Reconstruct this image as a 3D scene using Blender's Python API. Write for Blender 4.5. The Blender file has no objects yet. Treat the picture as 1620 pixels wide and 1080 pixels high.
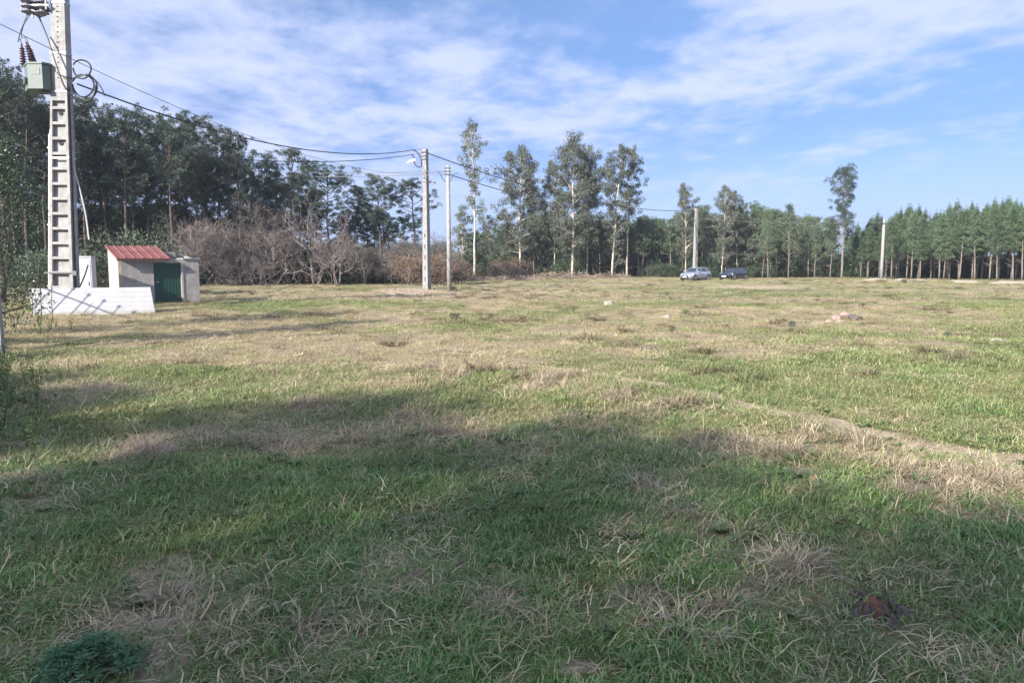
import bpy, math, random
import numpy as np
from mathutils import Vector, Matrix, Euler

# ------------------------------------------------------------------ camera, sky, sun, exposure
scene = bpy.context.scene
F = 1175.0                        # focal length in photo pixels (1620 wide)
CAMZ = 1.6
PITCH = math.atan(120.0 / F)
cam_d = bpy.data.cameras.new('camera')
cam_d.sensor_width = 36.0
cam_d.lens = 36.0 * F / 1620.0
cam_d.clip_start = 0.05
cam_d.clip_end = 3000
cam = bpy.data.objects.new('camera', cam_d)
scene.collection.objects.link(cam)
cam.location = (0, 0, CAMZ)
cam.rotation_euler = (math.pi / 2 - PITCH, 0, 0)
scene.camera = cam

SUN_AZ = math.radians(40)         # shadows run this far right of straight ahead
SUN_EL = math.radians(27)
world = bpy.data.worlds.new('World')
scene.world = world
world.use_nodes = True


def build_world():
    nt = world.node_tree
    for n in list(nt.nodes):
        nt.nodes.remove(n)
    N = nt.nodes.new
    L = nt.links.new
    out = N('ShaderNodeOutputWorld')
    bg = N('ShaderNodeBackground')
    bg.inputs['Strength'].default_value = 0.05
    sky = N('ShaderNodeTexSky')
    sky.sky_type = 'NISHITA'
    sky.sun_disc = False
    sky.sun_elevation = SUN_EL
    sky.sun_rotation = math.pi + SUN_AZ
    sky.altitude = 100
    sky.air_density = 1.1
    sky.dust_density = 0.6
    sky.ozone_density = 2.2
    tc = N('ShaderNodeTexCoord')
    sep = N('ShaderNodeSeparateXYZ')
    L(tc.outputs['Generated'], sep.inputs[0])

    def math_n(op, a, b=None, c=None, clamp=False):
        m = N('ShaderNodeMath')
        m.operation = op
        m.use_clamp = clamp
        for i, v in enumerate((a, b, c)):
            if v is None:
                continue
            if isinstance(v, (int, float)):
                m.inputs[i].default_value = v
            else:
                L(v, m.inputs[i])
        return m.outputs[0]

    def ramp(v, a, b):
        m = N('ShaderNodeMapRange')
        m.interpolation_type = 'SMOOTHSTEP'
        m.inputs['From Min'].default_value = a
        m.inputs['From Max'].default_value = b
        L(v, m.inputs['Value'])
        return m.outputs[0]
    # clouds on a flat layer above the land
    zc = math_n('ADD', math_n('MAXIMUM', sep.outputs['Z'], 0.0), 0.10)
    px = math_n('DIVIDE', sep.outputs['X'], zc)
    py = math_n('DIVIDE', sep.outputs['Y'], zc)
    comb = N('ShaderNodeCombineXYZ')
    L(px, comb.inputs[0])
    L(py, comb.inputs[1])

    def noise(scale, detail, rough, loc, scl=(1, 1, 1), rot=0.0, dist=0.0):
        mp = N('ShaderNodeMapping')
        mp.inputs['Location'].default_value = loc
        mp.inputs['Rotation'].default_value = (0, 0, rot)
        mp.inputs['Scale'].default_value = scl
        L(comb.outputs[0], mp.inputs['Vector'])
        n = N('ShaderNodeTexNoise')
        n.inputs['Scale'].default_value = scale
        n.inputs['Detail'].default_value = detail
        n.inputs['Roughness'].default_value = rough
        n.inputs['Distortion'].default_value = dist
        L(mp.outputs[0], n.inputs['Vector'])
        return n.outputs[0]
    big = noise(0.55, 3, 0.5, (3.1, 1.7, 0), (1.0, 0.8, 1), 0.5)
    mid = noise(2.1, 7, 0.58, (0.4, 2.2, 0), (1.0, 0.75, 1), 0.5, 0.25)
    fine = noise(6.5, 5, 0.55, (7.4, 5.2, 0), (1.0, 0.8, 1), 0.5, 0.2)
    # thin sheet: more of it over the left, breaking up to clear blue on the right
    side = ramp(px, 1.2, -1.2)
    cover = math_n('ADD', math_n('MULTIPLY', big, 0.75), math_n('ADD', math_n('MULTIPLY', side, 0.27), math_n('MULTIPLY', math_n('MULTIPLY', ramp(sep.outputs['Z'], 0.15, 0.27), ramp(px, 0.35, 1.0)), 0.24)))
    dens = math_n('ADD', cover, math_n('ADD', math_n('MULTIPLY', mid, 0.74), math_n('MULTIPLY', fine, 0.46)))
    cl = math_n('MULTIPLY', math_n('ADD', math_n('MULTIPLY', ramp(dens, 0.94, 1.32), 0.86), 0.05), 0.95)
    # far ones thin out into the pale air near the horizon
    cl = math_n('MULTIPLY', cl, ramp(sep.outputs['Z'], 0.02, 0.16))
    hz = math_n('MULTIPLY', ramp(sep.outputs['Z'], 0.15, 0.02), 0.9)
    mix0 = N('ShaderNodeMix')
    mix0.data_type = 'RGBA'
    L(hz, mix0.inputs['Factor'])
    tint = N('ShaderNodeMix')
    tint.data_type = 'RGBA'
    tint.blend_type = 'MULTIPLY'
    tint.inputs['Factor'].default_value = 1
    tr = N('ShaderNodeValToRGB')          # the low air lets less light through, evenly all round
    e = tr.color_ramp.elements
    e[0].position, e[0].color = 0.0, (0.36, 0.435, 0.70, 1)
    e[1].position, e[1].color = 0.60, (1.0, 1.0, 1.0, 1)
    for p_, c_ in ((0.09, (0.365, 0.425, 0.69, 1)), (0.165, (0.365, 0.43, 0.675, 1)), (0.26, (0.425, 0.51, 0.70, 1)), (0.42, (0.66, 0.70, 0.83, 1))):
        e.new(p_).color = c_
    L(sep.outputs['Z'], tr.inputs[0])
    L(tr.outputs[0], tint.inputs['B'])
    L(sky.outputs[0], tint.inputs['A'])
    L(tint.outputs['Result'], mix0.inputs['A'])
    mix0.inputs['B'].default_value = (2.3, 3.1, 4.95, 1)
    mix = N('ShaderNodeMix')
    mix.data_type = 'RGBA'
    L(cl, mix.inputs['Factor'])
    L(mix0.outputs['Result'], mix.inputs['A'])
    # thin cloud scatters sunlight forward: brighter on the sun's side of the sky
    dp = N('ShaderNodeVectorMath')
    dp.operation = 'DOT_PRODUCT'
    L(tc.outputs['Generated'], dp.inputs[0])
    dp.inputs[1].default_value = (-math.sin(SUN_AZ) * math.cos(SUN_EL), -math.cos(SUN_AZ) * math.cos(SUN_EL), math.sin(SUN_EL))
    fw = math_n('MULTIPLY_ADD', math_n('POWER', math_n('MAXIMUM', dp.outputs['Value'], 0.0), 1.5), 1.5, 1.0)
    cc = N('ShaderNodeVectorMath')
    cc.operation = 'SCALE'
    cc.inputs[0].default_value = (3.4, 3.75, 5.15)
    L(fw, cc.inputs['Scale'])
    L(cc.outputs[0], mix.inputs['B'])
    L(mix.outputs['Result'], bg.inputs['Color'])
    L(bg.outputs[0], out.inputs['Surface'])


build_world()
sun_d = bpy.data.lights.new('sun', 'SUN')
sun_d.energy = 2.5
sun_d.angle = math.radians(0.53)
sun_d.color = (1.0, 0.93, 0.82)
sun = bpy.data.objects.new('sun', sun_d)
scene.collection.objects.link(sun)
sun_dir = Vector((math.sin(SUN_AZ) * math.cos(SUN_EL), math.cos(SUN_AZ) * math.cos(SUN_EL), -math.sin(SUN_EL)))
sun.rotation_euler = sun_dir.to_track_quat('-Z', 'Y').to_euler()
sun.location = (-20, -20, 30)

vs = scene.view_settings
vs.view_transform = 'Standard'
vs.look = 'None'
vs.gamma = 1
vs.use_curve_mapping = False
vs.exposure = 2.2
scene.cycles.max_bounces = 6
scene.cycles.transparent_max_bounces = 6

# ------------------------------------------------------------------ helpers
COL = scene.collection
FWD = np.array([0, math.cos(PITCH), -math.sin(PITCH)])
UP = np.array([0, math.sin(PITCH), math.cos(PITCH)])


def ray(u, v):
    return FWD + np.array([1.0, 0, 0]) * (u - 810) / F + UP * (540 - v) / F


def at(u, v, y):
    r = ray(u, v)
    t = y / r[1]
    p = r * t
    p[2] += CAMZ
    return Vector(p)


def ground(u, v):
    r = ray(u, v)
    t = -CAMZ / r[2]
    return Vector((r[0] * t, r[1] * t, 0))


def gx(u, y):
    """x of a thing standing on the ground at distance y seen in photo column u."""
    return (u - 810) / F * (y * math.cos(PITCH) + CAMZ * math.sin(PITCH))


# value noise, vectorised
_T = np.random.default_rng(77).random((8, 256, 256))


def vn(x, y, s=0):
    x = np.asarray(x, float)
    y = np.asarray(y, float)
    xi = np.floor(x).astype(int)
    yi = np.floor(y).astype(int)
    fx = x - xi
    fy = y - yi
    fx = fx * fx * (3 - 2 * fx)
    fy = fy * fy * (3 - 2 * fy)
    T = _T[s]
    a = T[xi & 255, yi & 255]
    b = T[(xi + 1) & 255, yi & 255]
    c = T[xi & 255, (yi + 1) & 255]
    d = T[(xi + 1) & 255, (yi + 1) & 255]
    return (a * (1 - fx) + b * fx) * (1 - fy) + (c * (1 - fx) + d * fx) * fy


def fbm(x, y, s=0, o=4):
    v = 0
    a = 0.5
    t = 0
    for i in range(o):
        v = v + a * vn(x * 2 ** i + 13.7 * i, y * 2 ** i + 7.1 * i, (s + i) % 8)
        t += a
        a *= 0.55
    return v / t


def terr(x, y):
    x = np.asarray(x, float)
    y = np.asarray(y, float)
    d = np.hypot(x, y)
    big = (fbm(x / 9 + 40, y / 9 + 40, 1, 3) - 0.5) * 0.28 * np.clip((d - 4) / 25, 0, 1)
    mid = (fbm(x / 1.3 + 9, y / 1.3 + 5, 2, 3) - 0.5) * (0.10 + 0.10 * np.clip((d - 6) / 20, 0, 1))
    fine = (vn(x / 0.23, y / 0.23, 3) - 0.5) * 0.025
    return big + mid + fine - 0.01


def tz(x, y):
    return float(terr(x, y))


class MB:
    """Collects faces for one mesh."""

    def __init__(s):
        s.v = []
        s.f = []
        s.m = []

    def add(s, verts, faces, m=0):
        o = len(s.v)
        s.v.extend([tuple(map(float, p)) for p in verts])
        s.f.extend([tuple(int(i) + o for i in f) for f in faces])
        s.m.extend([m] * len(faces))

    def box(s, x0, x1, y0, y1, z0, z1, m=0, M=None):
        p = [(x0, y0, z0), (x1, y0, z0), (x1, y1, z0), (x0, y1, z0), (x0, y0, z1), (x1, y0, z1), (x1, y1, z1), (x0, y1, z1)]
        if M is not None:
            p = [M @ Vector(q) for q in p]
        s.add(p, [(0, 3, 2, 1), (4, 5, 6, 7), (0, 1, 5, 4), (1, 2, 6, 5), (2, 3, 7, 6), (3, 0, 4, 7)], m)

    def hexa(s, bot, top, m=0):
        """bot, top: matching polygons (counter-clockwise from above)."""
        n = len(bot)
        f = [tuple(range(n))[::-1], tuple(range(n, 2 * n))]
        f += [(i, (i + 1) % n, n + (i + 1) % n, n + i) for i in range(n)]
        s.add(list(bot) + list(top), f, m)

    def tube(s, pts, rad, n=6, m=0, caps=True):
        pts = [Vector(p) for p in pts]
        if not hasattr(rad, '__len__'):
            rad = [rad] * len(pts)
        V = []
        prev = None
        for i, p in enumerate(pts):
            d = (pts[min(i + 1, len(pts) - 1)] - pts[max(i - 1, 0)])
            if d.length < 1e-9:
                d = Vector((0, 0, 1))
            d.normalize()
            if prev is None:
                a = d.cross(Vector((0, 0, 1)) if abs(d.z) < 0.9 else Vector((1, 0, 0)))
            else:
                a = prev - d * prev.dot(d)
            a.normalize()
            prev = a
            b = d.cross(a)
            for k in range(n):
                t = 2 * math.pi * k / n
                V.append(p + (a * math.cos(t) + b * math.sin(t)) * rad[i])
        Fc = []
        for i in range(len(pts) - 1):
            for k in range(n):
                Fc.append((i * n + k, i * n + (k + 1) % n, (i + 1) * n + (k + 1) % n, (i + 1) * n + k))
        if caps:
            Fc.append(tuple(range(n))[::-1])
            Fc.append(tuple(range((len(pts) - 1) * n, len(pts) * n)))
        s.add(V, Fc, m)

    def lathe(s, prof, n=12, m=0, M=None):
        """prof: (radius, z) pairs."""
        V = []
        for r, z in prof:
            for k in range(n):
                t = 2 * math.pi * k / n
                p = Vector((r * math.cos(t), r * math.sin(t), z))
                V.append(M @ p if M is not None else p)
        Fc = []
        for i in range(len(prof) - 1):
            for k in range(n):
                Fc.append((i * n + k, i * n + (k + 1) % n, (i + 1) * n + (k + 1) % n, (i + 1) * n + k))
        Fc.append(tuple(range(n))[::-1])
        Fc.append(tuple(range((len(prof) - 1) * n, len(prof) * n)))
        s.add(V, Fc, m)

    def rhombi(s, P, D, ln, w, rng, m=0):
        """leaf shapes: bases P, unit directions D, lengths, widths."""
        P = np.asarray(P, float)
        D = np.asarray(D, float)
        n = len(P)
        R = rng.normal(size=(n, 3))
        S = np.cross(D, R)
        S /= np.linalg.norm(S, axis=1)[:, None] + 1e-9
        ln = np.broadcast_to(ln, (n,))[:, None]
        w = np.broadcast_to(w, (n,))[:, None]
        mid = P + D * ln * 0.45
        V = np.stack([P, mid + S * w / 2, P + D * ln, mid - S * w / 2], 1).reshape(-1, 3)
        o = len(s.v)
        s.v.extend(map(tuple, V.tolist()))
        s.f.extend([(o + 4 * i, o + 4 * i + 1, o + 4 * i + 2, o + 4 * i + 3) for i in range(n)])
        s.m.extend([m] * n)

    def mesh(s, name, mats, smooth=False):
        me = bpy.data.meshes.new(name)
        me.from_pydata(s.v, [], s.f)
        for mt in (mats if isinstance(mats, (list, tuple)) else [mats]):
            me.materials.append(mt)
        if any(s.m):
            me.polygons.foreach_set('material_index', s.m)
        if smooth:
            me.polygons.foreach_set('use_smooth', [True] * len(me.polygons))
        me.update()
        return me

    def build(s, name, mats, parent=None, smooth=False):
        return link(name, s.mesh(name, mats, smooth), parent)


def link(name, me, parent=None):
    o = bpy.data.objects.new(name, me)
    COL.objects.link(o)
    if parent is not None:
        o.parent = parent
    return o


def tag(o, label=None, cat=None, group=None, kind=None):
    if label:
        o['label'] = label
    if cat:
        o['category'] = cat
    if group:
        o['group'] = group
    if kind:
        o['kind'] = kind
    return o


def thing(name, label, cat, loc=(0, 0, 0), rz=0.0, group=None):
    o = bpy.data.objects.new(name, None)
    o.empty_display_size = 0.2
    COL.objects.link(o)
    o.location = loc
    o.rotation_euler = (0, 0, rz)
    return tag(o, label, cat, group)


# ------------------------------------------------------------------ materials
def newmat(name):
    m = bpy.data.materials.new(name)
    m.use_nodes = True
    nt = m.node_tree
    b = nt.nodes['Principled BSDF']
    return m, nt, b


def solid(name, col, rough=0.6, metal=0.0, spec=0.5, var=0.12, scale=6.0, bump=0.0, bscale=40.0, dirt=None, coat=0.0, splash=None):
    """Base colour with soft mottling, optional stain colour and fine relief."""
    m, nt, b = newmat(name)
    N = nt.nodes.new
    L = nt.links.new
    b.inputs['Roughness'].default_value = rough
    b.inputs['Metallic'].default_value = metal
    b.inputs['Specular IOR Level'].default_value = spec
    if coat:
        b.inputs['Coat Weight'].default_value = coat
        b.inputs['Coat Roughness'].default_value = 0.05
    tc = N('ShaderNodeTexCoord')
    n = N('ShaderNodeTexNoise')
    n.inputs['Scale'].default_value = scale
    n.inputs['Detail'].default_value = 6
    n.inputs['Roughness'].default_value = 0.65
    L(tc.outputs['Object'], n.inputs['Vector'])
    r = N('ShaderNodeValToRGB')
    c0 = [max(0, c * (1 - var * 1.6)) for c in col]
    c1 = [min(1, c * (1 + var * 1.2)) for c in col]
    r.color_ramp.elements[0].position = 0.3
    r.color_ramp.elements[1].position = 0.7
    r.color_ramp.elements[0].color = (*c0, 1)
    r.color_ramp.elements[1].color = (*c1, 1)
    L(n.outputs[0], r.inputs[0])
    src = r.outputs[0]
    if dirt:
        n2 = N('ShaderNodeTexNoise')
        n2.inputs['Scale'].default_value = scale * 0.5
        n2.inputs['Detail'].default_value = 8
        n2.inputs['Roughness'].default_value = 0.7
        mp = N('ShaderNodeMapping')
        mp.inputs['Scale'].default_value = (1, 1, 0.35)
        mp.inputs['Location'].default_value = (5, 3, 1)
        L(tc.outputs['Object'], mp.inputs[0])
        L(mp.outputs[0], n2.inputs['Vector'])
        mr = N('ShaderNodeMapRange')
        mr.inputs['From Min'].default_value = 0.5
        mr.inputs['From Max'].default_value = 0.72
        mr.inputs['To Max'].default_value = 0.7
        L(n2.outputs[0], mr.inputs[0])
        mx = N('ShaderNodeMix')
        mx.data_type = 'RGBA'
        L(mr.outputs[0], mx.inputs['Factor'])
        L(src, mx.inputs['A'])
        mx.inputs['B'].default_value = (*dirt, 1)
        src = mx.outputs['Result']
    if splash:
        sp = N('ShaderNodeSeparateXYZ')
        L(tc.outputs['Object'], sp.inputs[0])
        n4 = N('ShaderNodeTexNoise')
        n4.inputs['Scale'].default_value = 5
        n4.inputs['Detail'].default_value = 7
        L(tc.outputs['Object'], n4.inputs['Vector'])
        ma = N('ShaderNodeMath')
        ma.operation = 'MULTIPLY_ADD'
        L(n4.outputs[0], ma.inputs[0])
        ma.inputs[1].default_value = splash[0] * 1.6
        L(sp.outputs['Z'], ma.inputs[2])
        m5 = N('ShaderNodeMapRange')
        m5.inputs['From Min'].default_value = splash[0] * 1.5
        m5.inputs['From Max'].default_value = splash[0] * .6
        m5.inputs['To Max'].default_value = .8
        L(ma.outputs[0], m5.inputs[0])
        mx2 = N('ShaderNodeMix')
        mx2.data_type = 'RGBA'
        L(m5.outputs[0], mx2.inputs['Factor'])
        L(src, mx2.inputs['A'])
        mx2.inputs['B'].default_value = (*splash[1], 1)
        src = mx2.outputs['Result']
    L(src, b.inputs['Base Color'])
    if bump:
        n3 = N('ShaderNodeTexNoise')
        n3.inputs['Scale'].default_value = bscale
        n3.inputs['Detail'].default_value = 5
        L(tc.outputs['Object'], n3.inputs['Vector'])
        bp = N('ShaderNodeBump')
        bp.inputs['Strength'].default_value = bump
        bp.inputs['Distance'].default_value = 0.02
        L(n3.outputs[0], bp.inputs['Height'])
        L(bp.outputs[0], b.inputs['Normal'])
    return m


def leafy(name, cols, rough=0.55, transl=0.25, objvar=0.25, spec=0.3, patch=None):
    """Leaf or blade: colour differs leaf by leaf and plant by plant; some light comes through."""
    m, nt, b = newmat(name)
    N = nt.nodes.new
    L = nt.links.new
    b.inputs['Roughness'].default_value = rough
    b.inputs['Specular IOR Level'].default_value = spec
    geo = N('ShaderNodeNewGeometry')
    oi = N('ShaderNodeObjectInfo')
    r = N('ShaderNodeValToRGB')
    els = r.color_ramp.elements
    while len(els) < len(cols):
        els.new(0.5)
    for i, c in enumerate(cols):
        els[i].position = i / max(1, len(cols) - 1)
        els[i].color = (*c, 1)
    L(geo.outputs['Random Per Island'], r.inputs[0])
    src = r.outputs[0]
    mr = N('ShaderNodeMapRange')
    mr.inputs['To Min'].default_value = 1 - objvar
    mr.inputs['To Max'].default_value = 1 + objvar
    L(oi.outputs['Random'], mr.inputs[0])
    hs = N('ShaderNodeHueSaturation')
    L(mr.outputs[0], hs.inputs['Value'])
    L(src, hs.inputs['Color'])
    src = hs.outputs[0]
    if patch:
        n = N('ShaderNodeTexNoise')
        n.inputs['Scale'].default_value = patch[0]
        n.inputs['Detail'].default_value = 3
        L(geo.outputs['Position'], n.inputs['Vector'])
        m2 = N('ShaderNodeMapRange')
        m2.inputs['From Min'].default_value = 0.42
        m2.inputs['From Max'].default_value = 0.62
        L(n.outputs[0], m2.inputs[0])
        mx = N('ShaderNodeMix')
        mx.data_type = 'RGBA'
        mu = N('ShaderNodeMath')
        mu.operation = 'MULTIPLY'
        mu.inputs[1].default_value = patch[2]
        L(m2.outputs[0], mu.inputs[0])
        L(mu.outputs[0], mx.inputs['Factor'])
        L(src, mx.inputs['A'])
        mx.inputs['B'].default_value = (*patch[1], 1)
        src = mx.outputs['Result']
    L(src, b.inputs['Base Color'])
    tr = N('ShaderNodeBsdfTranslucent')
    L(src, tr.inputs['Color'])
    ms = N('ShaderNodeMixShader')
    ms.inputs[0].default_value = transl
    out = nt.nodes['Material Output']
    L(b.outputs[0], ms.inputs[1])
    L(tr.outputs[0], ms.inputs[2])
    L(ms.outputs[0], out.inputs['Surface'])
    return m


M = {}
M['concrete'] = solid('concrete', (0.235, 0.232, 0.232), 0.85, var=0.2, splash=(.5, (0.15, 0.125, 0.10)), scale=5, bump=0.3, dirt=(0.24, 0.225, 0.2))
M['concrete_pale'] = solid('concrete_pale', (0.30, 0.295, 0.292), 0.85, var=0.2, scale=4, bump=0.3, dirt=(0.19, 0.183, 0.175), splash=(.7, (0.16, 0.135, 0.11)))
M['hole'] = solid('hole', (0.03, 0.03, 0.03), 0.9)
M['steel'] = solid('galvanised_steel', (0.40, 0.41, 0.42), 0.45, metal=0.7, var=0.15, scale=20)
M['dark_steel'] = solid('dark_steel', (0.12, 0.12, 0.13), 0.5, metal=0.5)
M['cable'] = solid('black_cable', (0.025, 0.025, 0.028), 0.55)
M['cable_grey'] = solid('grey_cable', (0.16, 0.16, 0.17), 0.5)
M['porcelain'] = solid('brown_porcelain', (0.09, 0.04, 0.035), 0.2)
M['grey_insulator'] = solid('grey_insulator', (0.16, 0.16, 0.19), 0.4)
M['transformer'] = solid('transformer_paint', (0.095, 0.130, 0.115), 0.5, var=0.1, dirt=(0.12, 0.14, 0.11))
M['pvc'] = solid('grey_pvc', (0.5, 0.5, 0.5), 0.45)
M['white_cab'] = solid('white_cabinet', (0.43, 0.45, 0.48), 0.5, var=0.06, dirt=(0.33, 0.34, 0.34), splash=(.3, (0.27, 0.24, 0.2)))
M['white_panel'] = solid('white_panel', (0.43, 0.43, 0.44), 0.5, var=0.04, scale=3, dirt=(0.33, 0.32, 0.30), splash=(.3, (0.30, 0.26, 0.20)))
M['panel_edge'] = solid('panel_edge', (0.30, 0.22, 0.2), 0.8)
M['render_cream'] = solid('cream_render', (0.44, 0.39, 0.32), 0.9, var=0.14, bump=0.3, dirt=(0.31, 0.27, 0.21), splash=(.35, (0.24, 0.20, 0.15)))
M['render_grey'] = solid('grey_render', (0.34, 0.318, 0.305), 0.9, var=0.2, scale=3, bump=0.35, dirt=(0.22, 0.205, 0.19), splash=(.4, (0.20, 0.17, 0.135)))
M['block'] = solid('block_wall', (0.30, 0.26, 0.23), 0.9, var=0.2, bump=0.4)
M['roof_red'] = solid('red_sheet', (0.20, 0.065, 0.06), 0.7, var=0.22, scale=2, dirt=(0.13, 0.07, 0.065))
M['green_door'] = solid('green_door', (0.018, 0.065, 0.052), 0.5, var=0.2, dirt=(0.035, 0.075, 0.06), splash=(.3, (0.10, 0.095, 0.075)))
M['fence_post'] = solid('fence_post', (0.26, 0.255, 0.24), 0.85, var=0.12, bump=0.2)
M['gate'] = solid('gate_iron', (0.10, 0.12, 0.11), 0.5)
M['silver'] = solid('silver_paint', (0.32, 0.35, 0.42), 0.32, metal=0.35, var=0.02, coat=0.6)
M['black_paint'] = solid('black_paint', (0.012, 0.016, 0.035), 0.25, var=0.02, coat=0.9)
M['glass'] = solid('car_glass', (0.03, 0.04, 0.055), 0.08, var=0.02, spec=0.8)
M['rubber'] = solid('rubber', (0.02, 0.02, 0.02), 0.8)
M['alloy'] = solid('alloy', (0.6, 0.6, 0.62), 0.35, metal=0.5)
M['lamp_glass'] = solid('headlamp', (0.75, 0.76, 0.78), 0.15)
M['tail'] = solid('tail_lamp', (0.12, 0.012, 0.012), 0.2)
M['plate'] = solid('plate', (0.8, 0.8, 0.78), 0.5, var=0.02)
M['dark_trim'] = solid('dark_trim', (0.03, 0.03, 0.032), 0.6)
M['lamp_shell'] = solid('lamp_shell', (0.75, 0.76, 0.76), 0.4, var=0.03)
M['bark_pine'] = solid('pine_bark', (0.095, 0.075, 0.065), 0.95, var=0.3, scale=4, bump=0.4)
M['bark_young'] = solid('young_pine_bark', (0.185, 0.16, 0.14), 0.95, var=0.3, scale=4)
M['bark_euc'] = solid('eucalyptus_bark', (0.46, 0.42, 0.37), 0.85, var=0.25, scale=2.5, dirt=(0.2, 0.15, 0.11))
M['bark_bare'] = solid('grey_bark', (0.175, 0.147, 0.137), 0.95, var=0.35, scale=5)
M['bark_dark'] = solid('dark_bark', (0.10, 0.08, 0.065), 0.95, var=0.3, scale=6)
M['needles'] = leafy('pine_needles', [(0.040, 0.060, 0.048), (0.062, 0.090, 0.068), (0.10, 0.13, 0.095)], 0.55, 0.2, 0.22)
M['needles_young'] = leafy('young_pine_needles', [(0.070, 0.112, 0.062), (0.11, 0.165, 0.092), (0.16, 0.22, 0.125)], 0.55, 0.25, 0.2)
M['euc_leaf'] = leafy('eucalyptus_leaves', [(0.065, 0.082, 0.064), (0.10, 0.115, 0.086), (0.165, 0.172, 0.125)], 0.45, 0.2, 0.2)
M['oak_leaf'] = leafy('oak_leaves', [(0.025, 0.045, 0.026), (0.042, 0.070, 0.036), (0.08, 0.115, 0.055)], 0.42, 0.15, 0.2, spec=0.5)
M['shrub_leaf'] = leafy('shrub_leaves', [(0.055, 0.075, 0.052), (0.08, 0.10, 0.066), (0.11, 0.13, 0.085)], 0.6, 0.2, 0.3)
M['brown_leaf'] = leafy('withered_leaves', [(0.13, 0.08, 0.05), (0.20, 0.125, 0.08), (0.26, 0.18, 0.12)], 0.7, 0.25, 0.25)
M['weed_dark'] = leafy('dark_herb_leaves', [(0.04, 0.105, 0.05), (0.065, 0.15, 0.07), (0.10, 0.20, 0.095)], 0.5, 0.2, 0.1)
M['weed_leaf'] = leafy('weed_leaves', [(0.06, 0.10, 0.035), (0.10, 0.15, 0.055), (0.16, 0.20, 0.10)], 0.5, 0.25, 0.2)
M['grass'] = leafy('grass_blades', [(0.075, 0.175, 0.038), (0.12, 0.255, 0.058), (0.19, 0.32, 0.09), (0.38, 0.44, 0.20)], 0.45, 0.33, 0.25,
                   patch=(0.8, (0.17, 0.19, 0.075), 0.5), spec=0.45)
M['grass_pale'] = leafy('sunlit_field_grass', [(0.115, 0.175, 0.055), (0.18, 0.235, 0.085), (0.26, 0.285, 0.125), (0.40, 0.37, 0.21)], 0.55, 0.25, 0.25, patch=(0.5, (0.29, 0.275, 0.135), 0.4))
M['straw'] = leafy('straw_blades', [(0.36, 0.29, 0.165), (0.50, 0.42, 0.25), (0.64, 0.56, 0.37)], 0.6, 0.25, 0.22, patch=(0.6, (0.26, 0.23, 0.11), 0.5))
M['tussock'] = leafy('dead_blades', [(0.20, 0.150, 0.10), (0.34, 0.27, 0.19), (0.52, 0.44, 0.32)], 0.65, 0.2, 0.22)
M['brown_weed'] = leafy('brown_weeds', [(0.10, 0.078, 0.05), (0.17, 0.135, 0.085), (0.27, 0.22, 0.14)], 0.7, 0.2, 0.3)
M['twig'] = leafy('dead_twigs', [(0.16, 0.115, 0.09), (0.24, 0.18, 0.14), (0.33, 0.26, 0.2)], 0.8, 0.0, 0.2)
M['stone'] = solid('pale_stone', (0.30, 0.27, 0.24), 0.9, var=0.2, scale=8, bump=0.4)
M['stone_pink'] = solid('pink_clay_stone', (0.27, 0.195, 0.165), 0.9, var=0.22, scale=8, bump=0.4)
M['clod'] = solid('soil_clod', (0.30, 0.225, 0.16), 0.95, var=0.3, scale=30)
M['sand'] = solid('pale_sand', (0.36, 0.31, 0.24), 0.95, var=0.15, scale=3, bump=0.5, bscale=12)
M['wood_cut'] = solid('cut_wood', (0.36, 0.30, 0.24), 0.85, var=0.2, scale=12, bump=0.4)
M['wood_grey'] = solid('weathered_wood', (0.12, 0.098, 0.09), 0.9, var=0.35, scale=14, bump=0.6)
M['wood_rot'] = solid('rotten_wood', (0.15, 0.062, 0.03), 0.9, var=0.35, scale=14, bump=0.6)
M['red_bit'] = solid('red_plastic', (0.5, 0.09, 0.06), 0.5)

# ------------------------------------------------------------------ the ground and what covers it
# patches seen on the field: photo column, row, half-width, half-height, amount (+ dry straw, - green)
PATCH = [
    (330, 520, 250, 22, .45), (700, 580, 130, 28, .45), (640, 545, 220, 20, .3), (880, 612, 90, 22, .6), (1000, 640, 90, 22, .5),
    (1240, 712, 170, 28, .6), (1530, 765, 90, 38, .75), (230, 700, 50, 30, .7), (120, 620, 60, 25, .5), (560, 560, 120, 18, .4),
    (1000, 505, 160, 16, .3), (1330, 510, 150, 14, .35), (1180, 488, 140, 10, .35), (700, 470, 220, 8, .45), (1480, 545, 90, 12, .2),
    (370, 655, 70, 22, .35), (690, 680, 120, 22, .35), (60, 800, 70, 60, .4), (620, 890, 60, 40, .4), (800, 960, 60, 40, .4), (1230, 900, 60, 40, .4),
    (1480, 840, 120, 40, .25), (250, 940, 90, 60, .3),
    (280, 592, 110, 22, -.6), (420, 490, 110, 10, -.5), (200, 480, 60, 10, -.2), (760, 640, 110, 20, -.3), (1300, 600, 200, 40, -.22), (1560, 590, 120, 60, -.22),
    (1500, 660, 150, 22, -.3), (1000, 575, 160, 18, -.2), (1270, 750, 100, 20, -.5), (1000, 850, 250, 60, -.25), (450, 780, 160, 50, -.25), (1560, 480, 120, 12, -.35),
    (1150, 465, 160, 8, -.25), (800, 790, 200, 40, -.15), (120, 660, 120, 40, -.4), (130, 900, 120, 70, -.1), (1100, 700, 80, 20, -.2)]


def pix(x, y):
    d = y * math.cos(PITCH) + CAMZ * math.sin(PITCH)
    d = np.maximum(d, 0.3)
    u = 810 + F * x / d
    v = 540 + F * (CAMZ * math.cos(PITCH) - y * math.sin(PITCH)) / d
    return u, v


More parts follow.
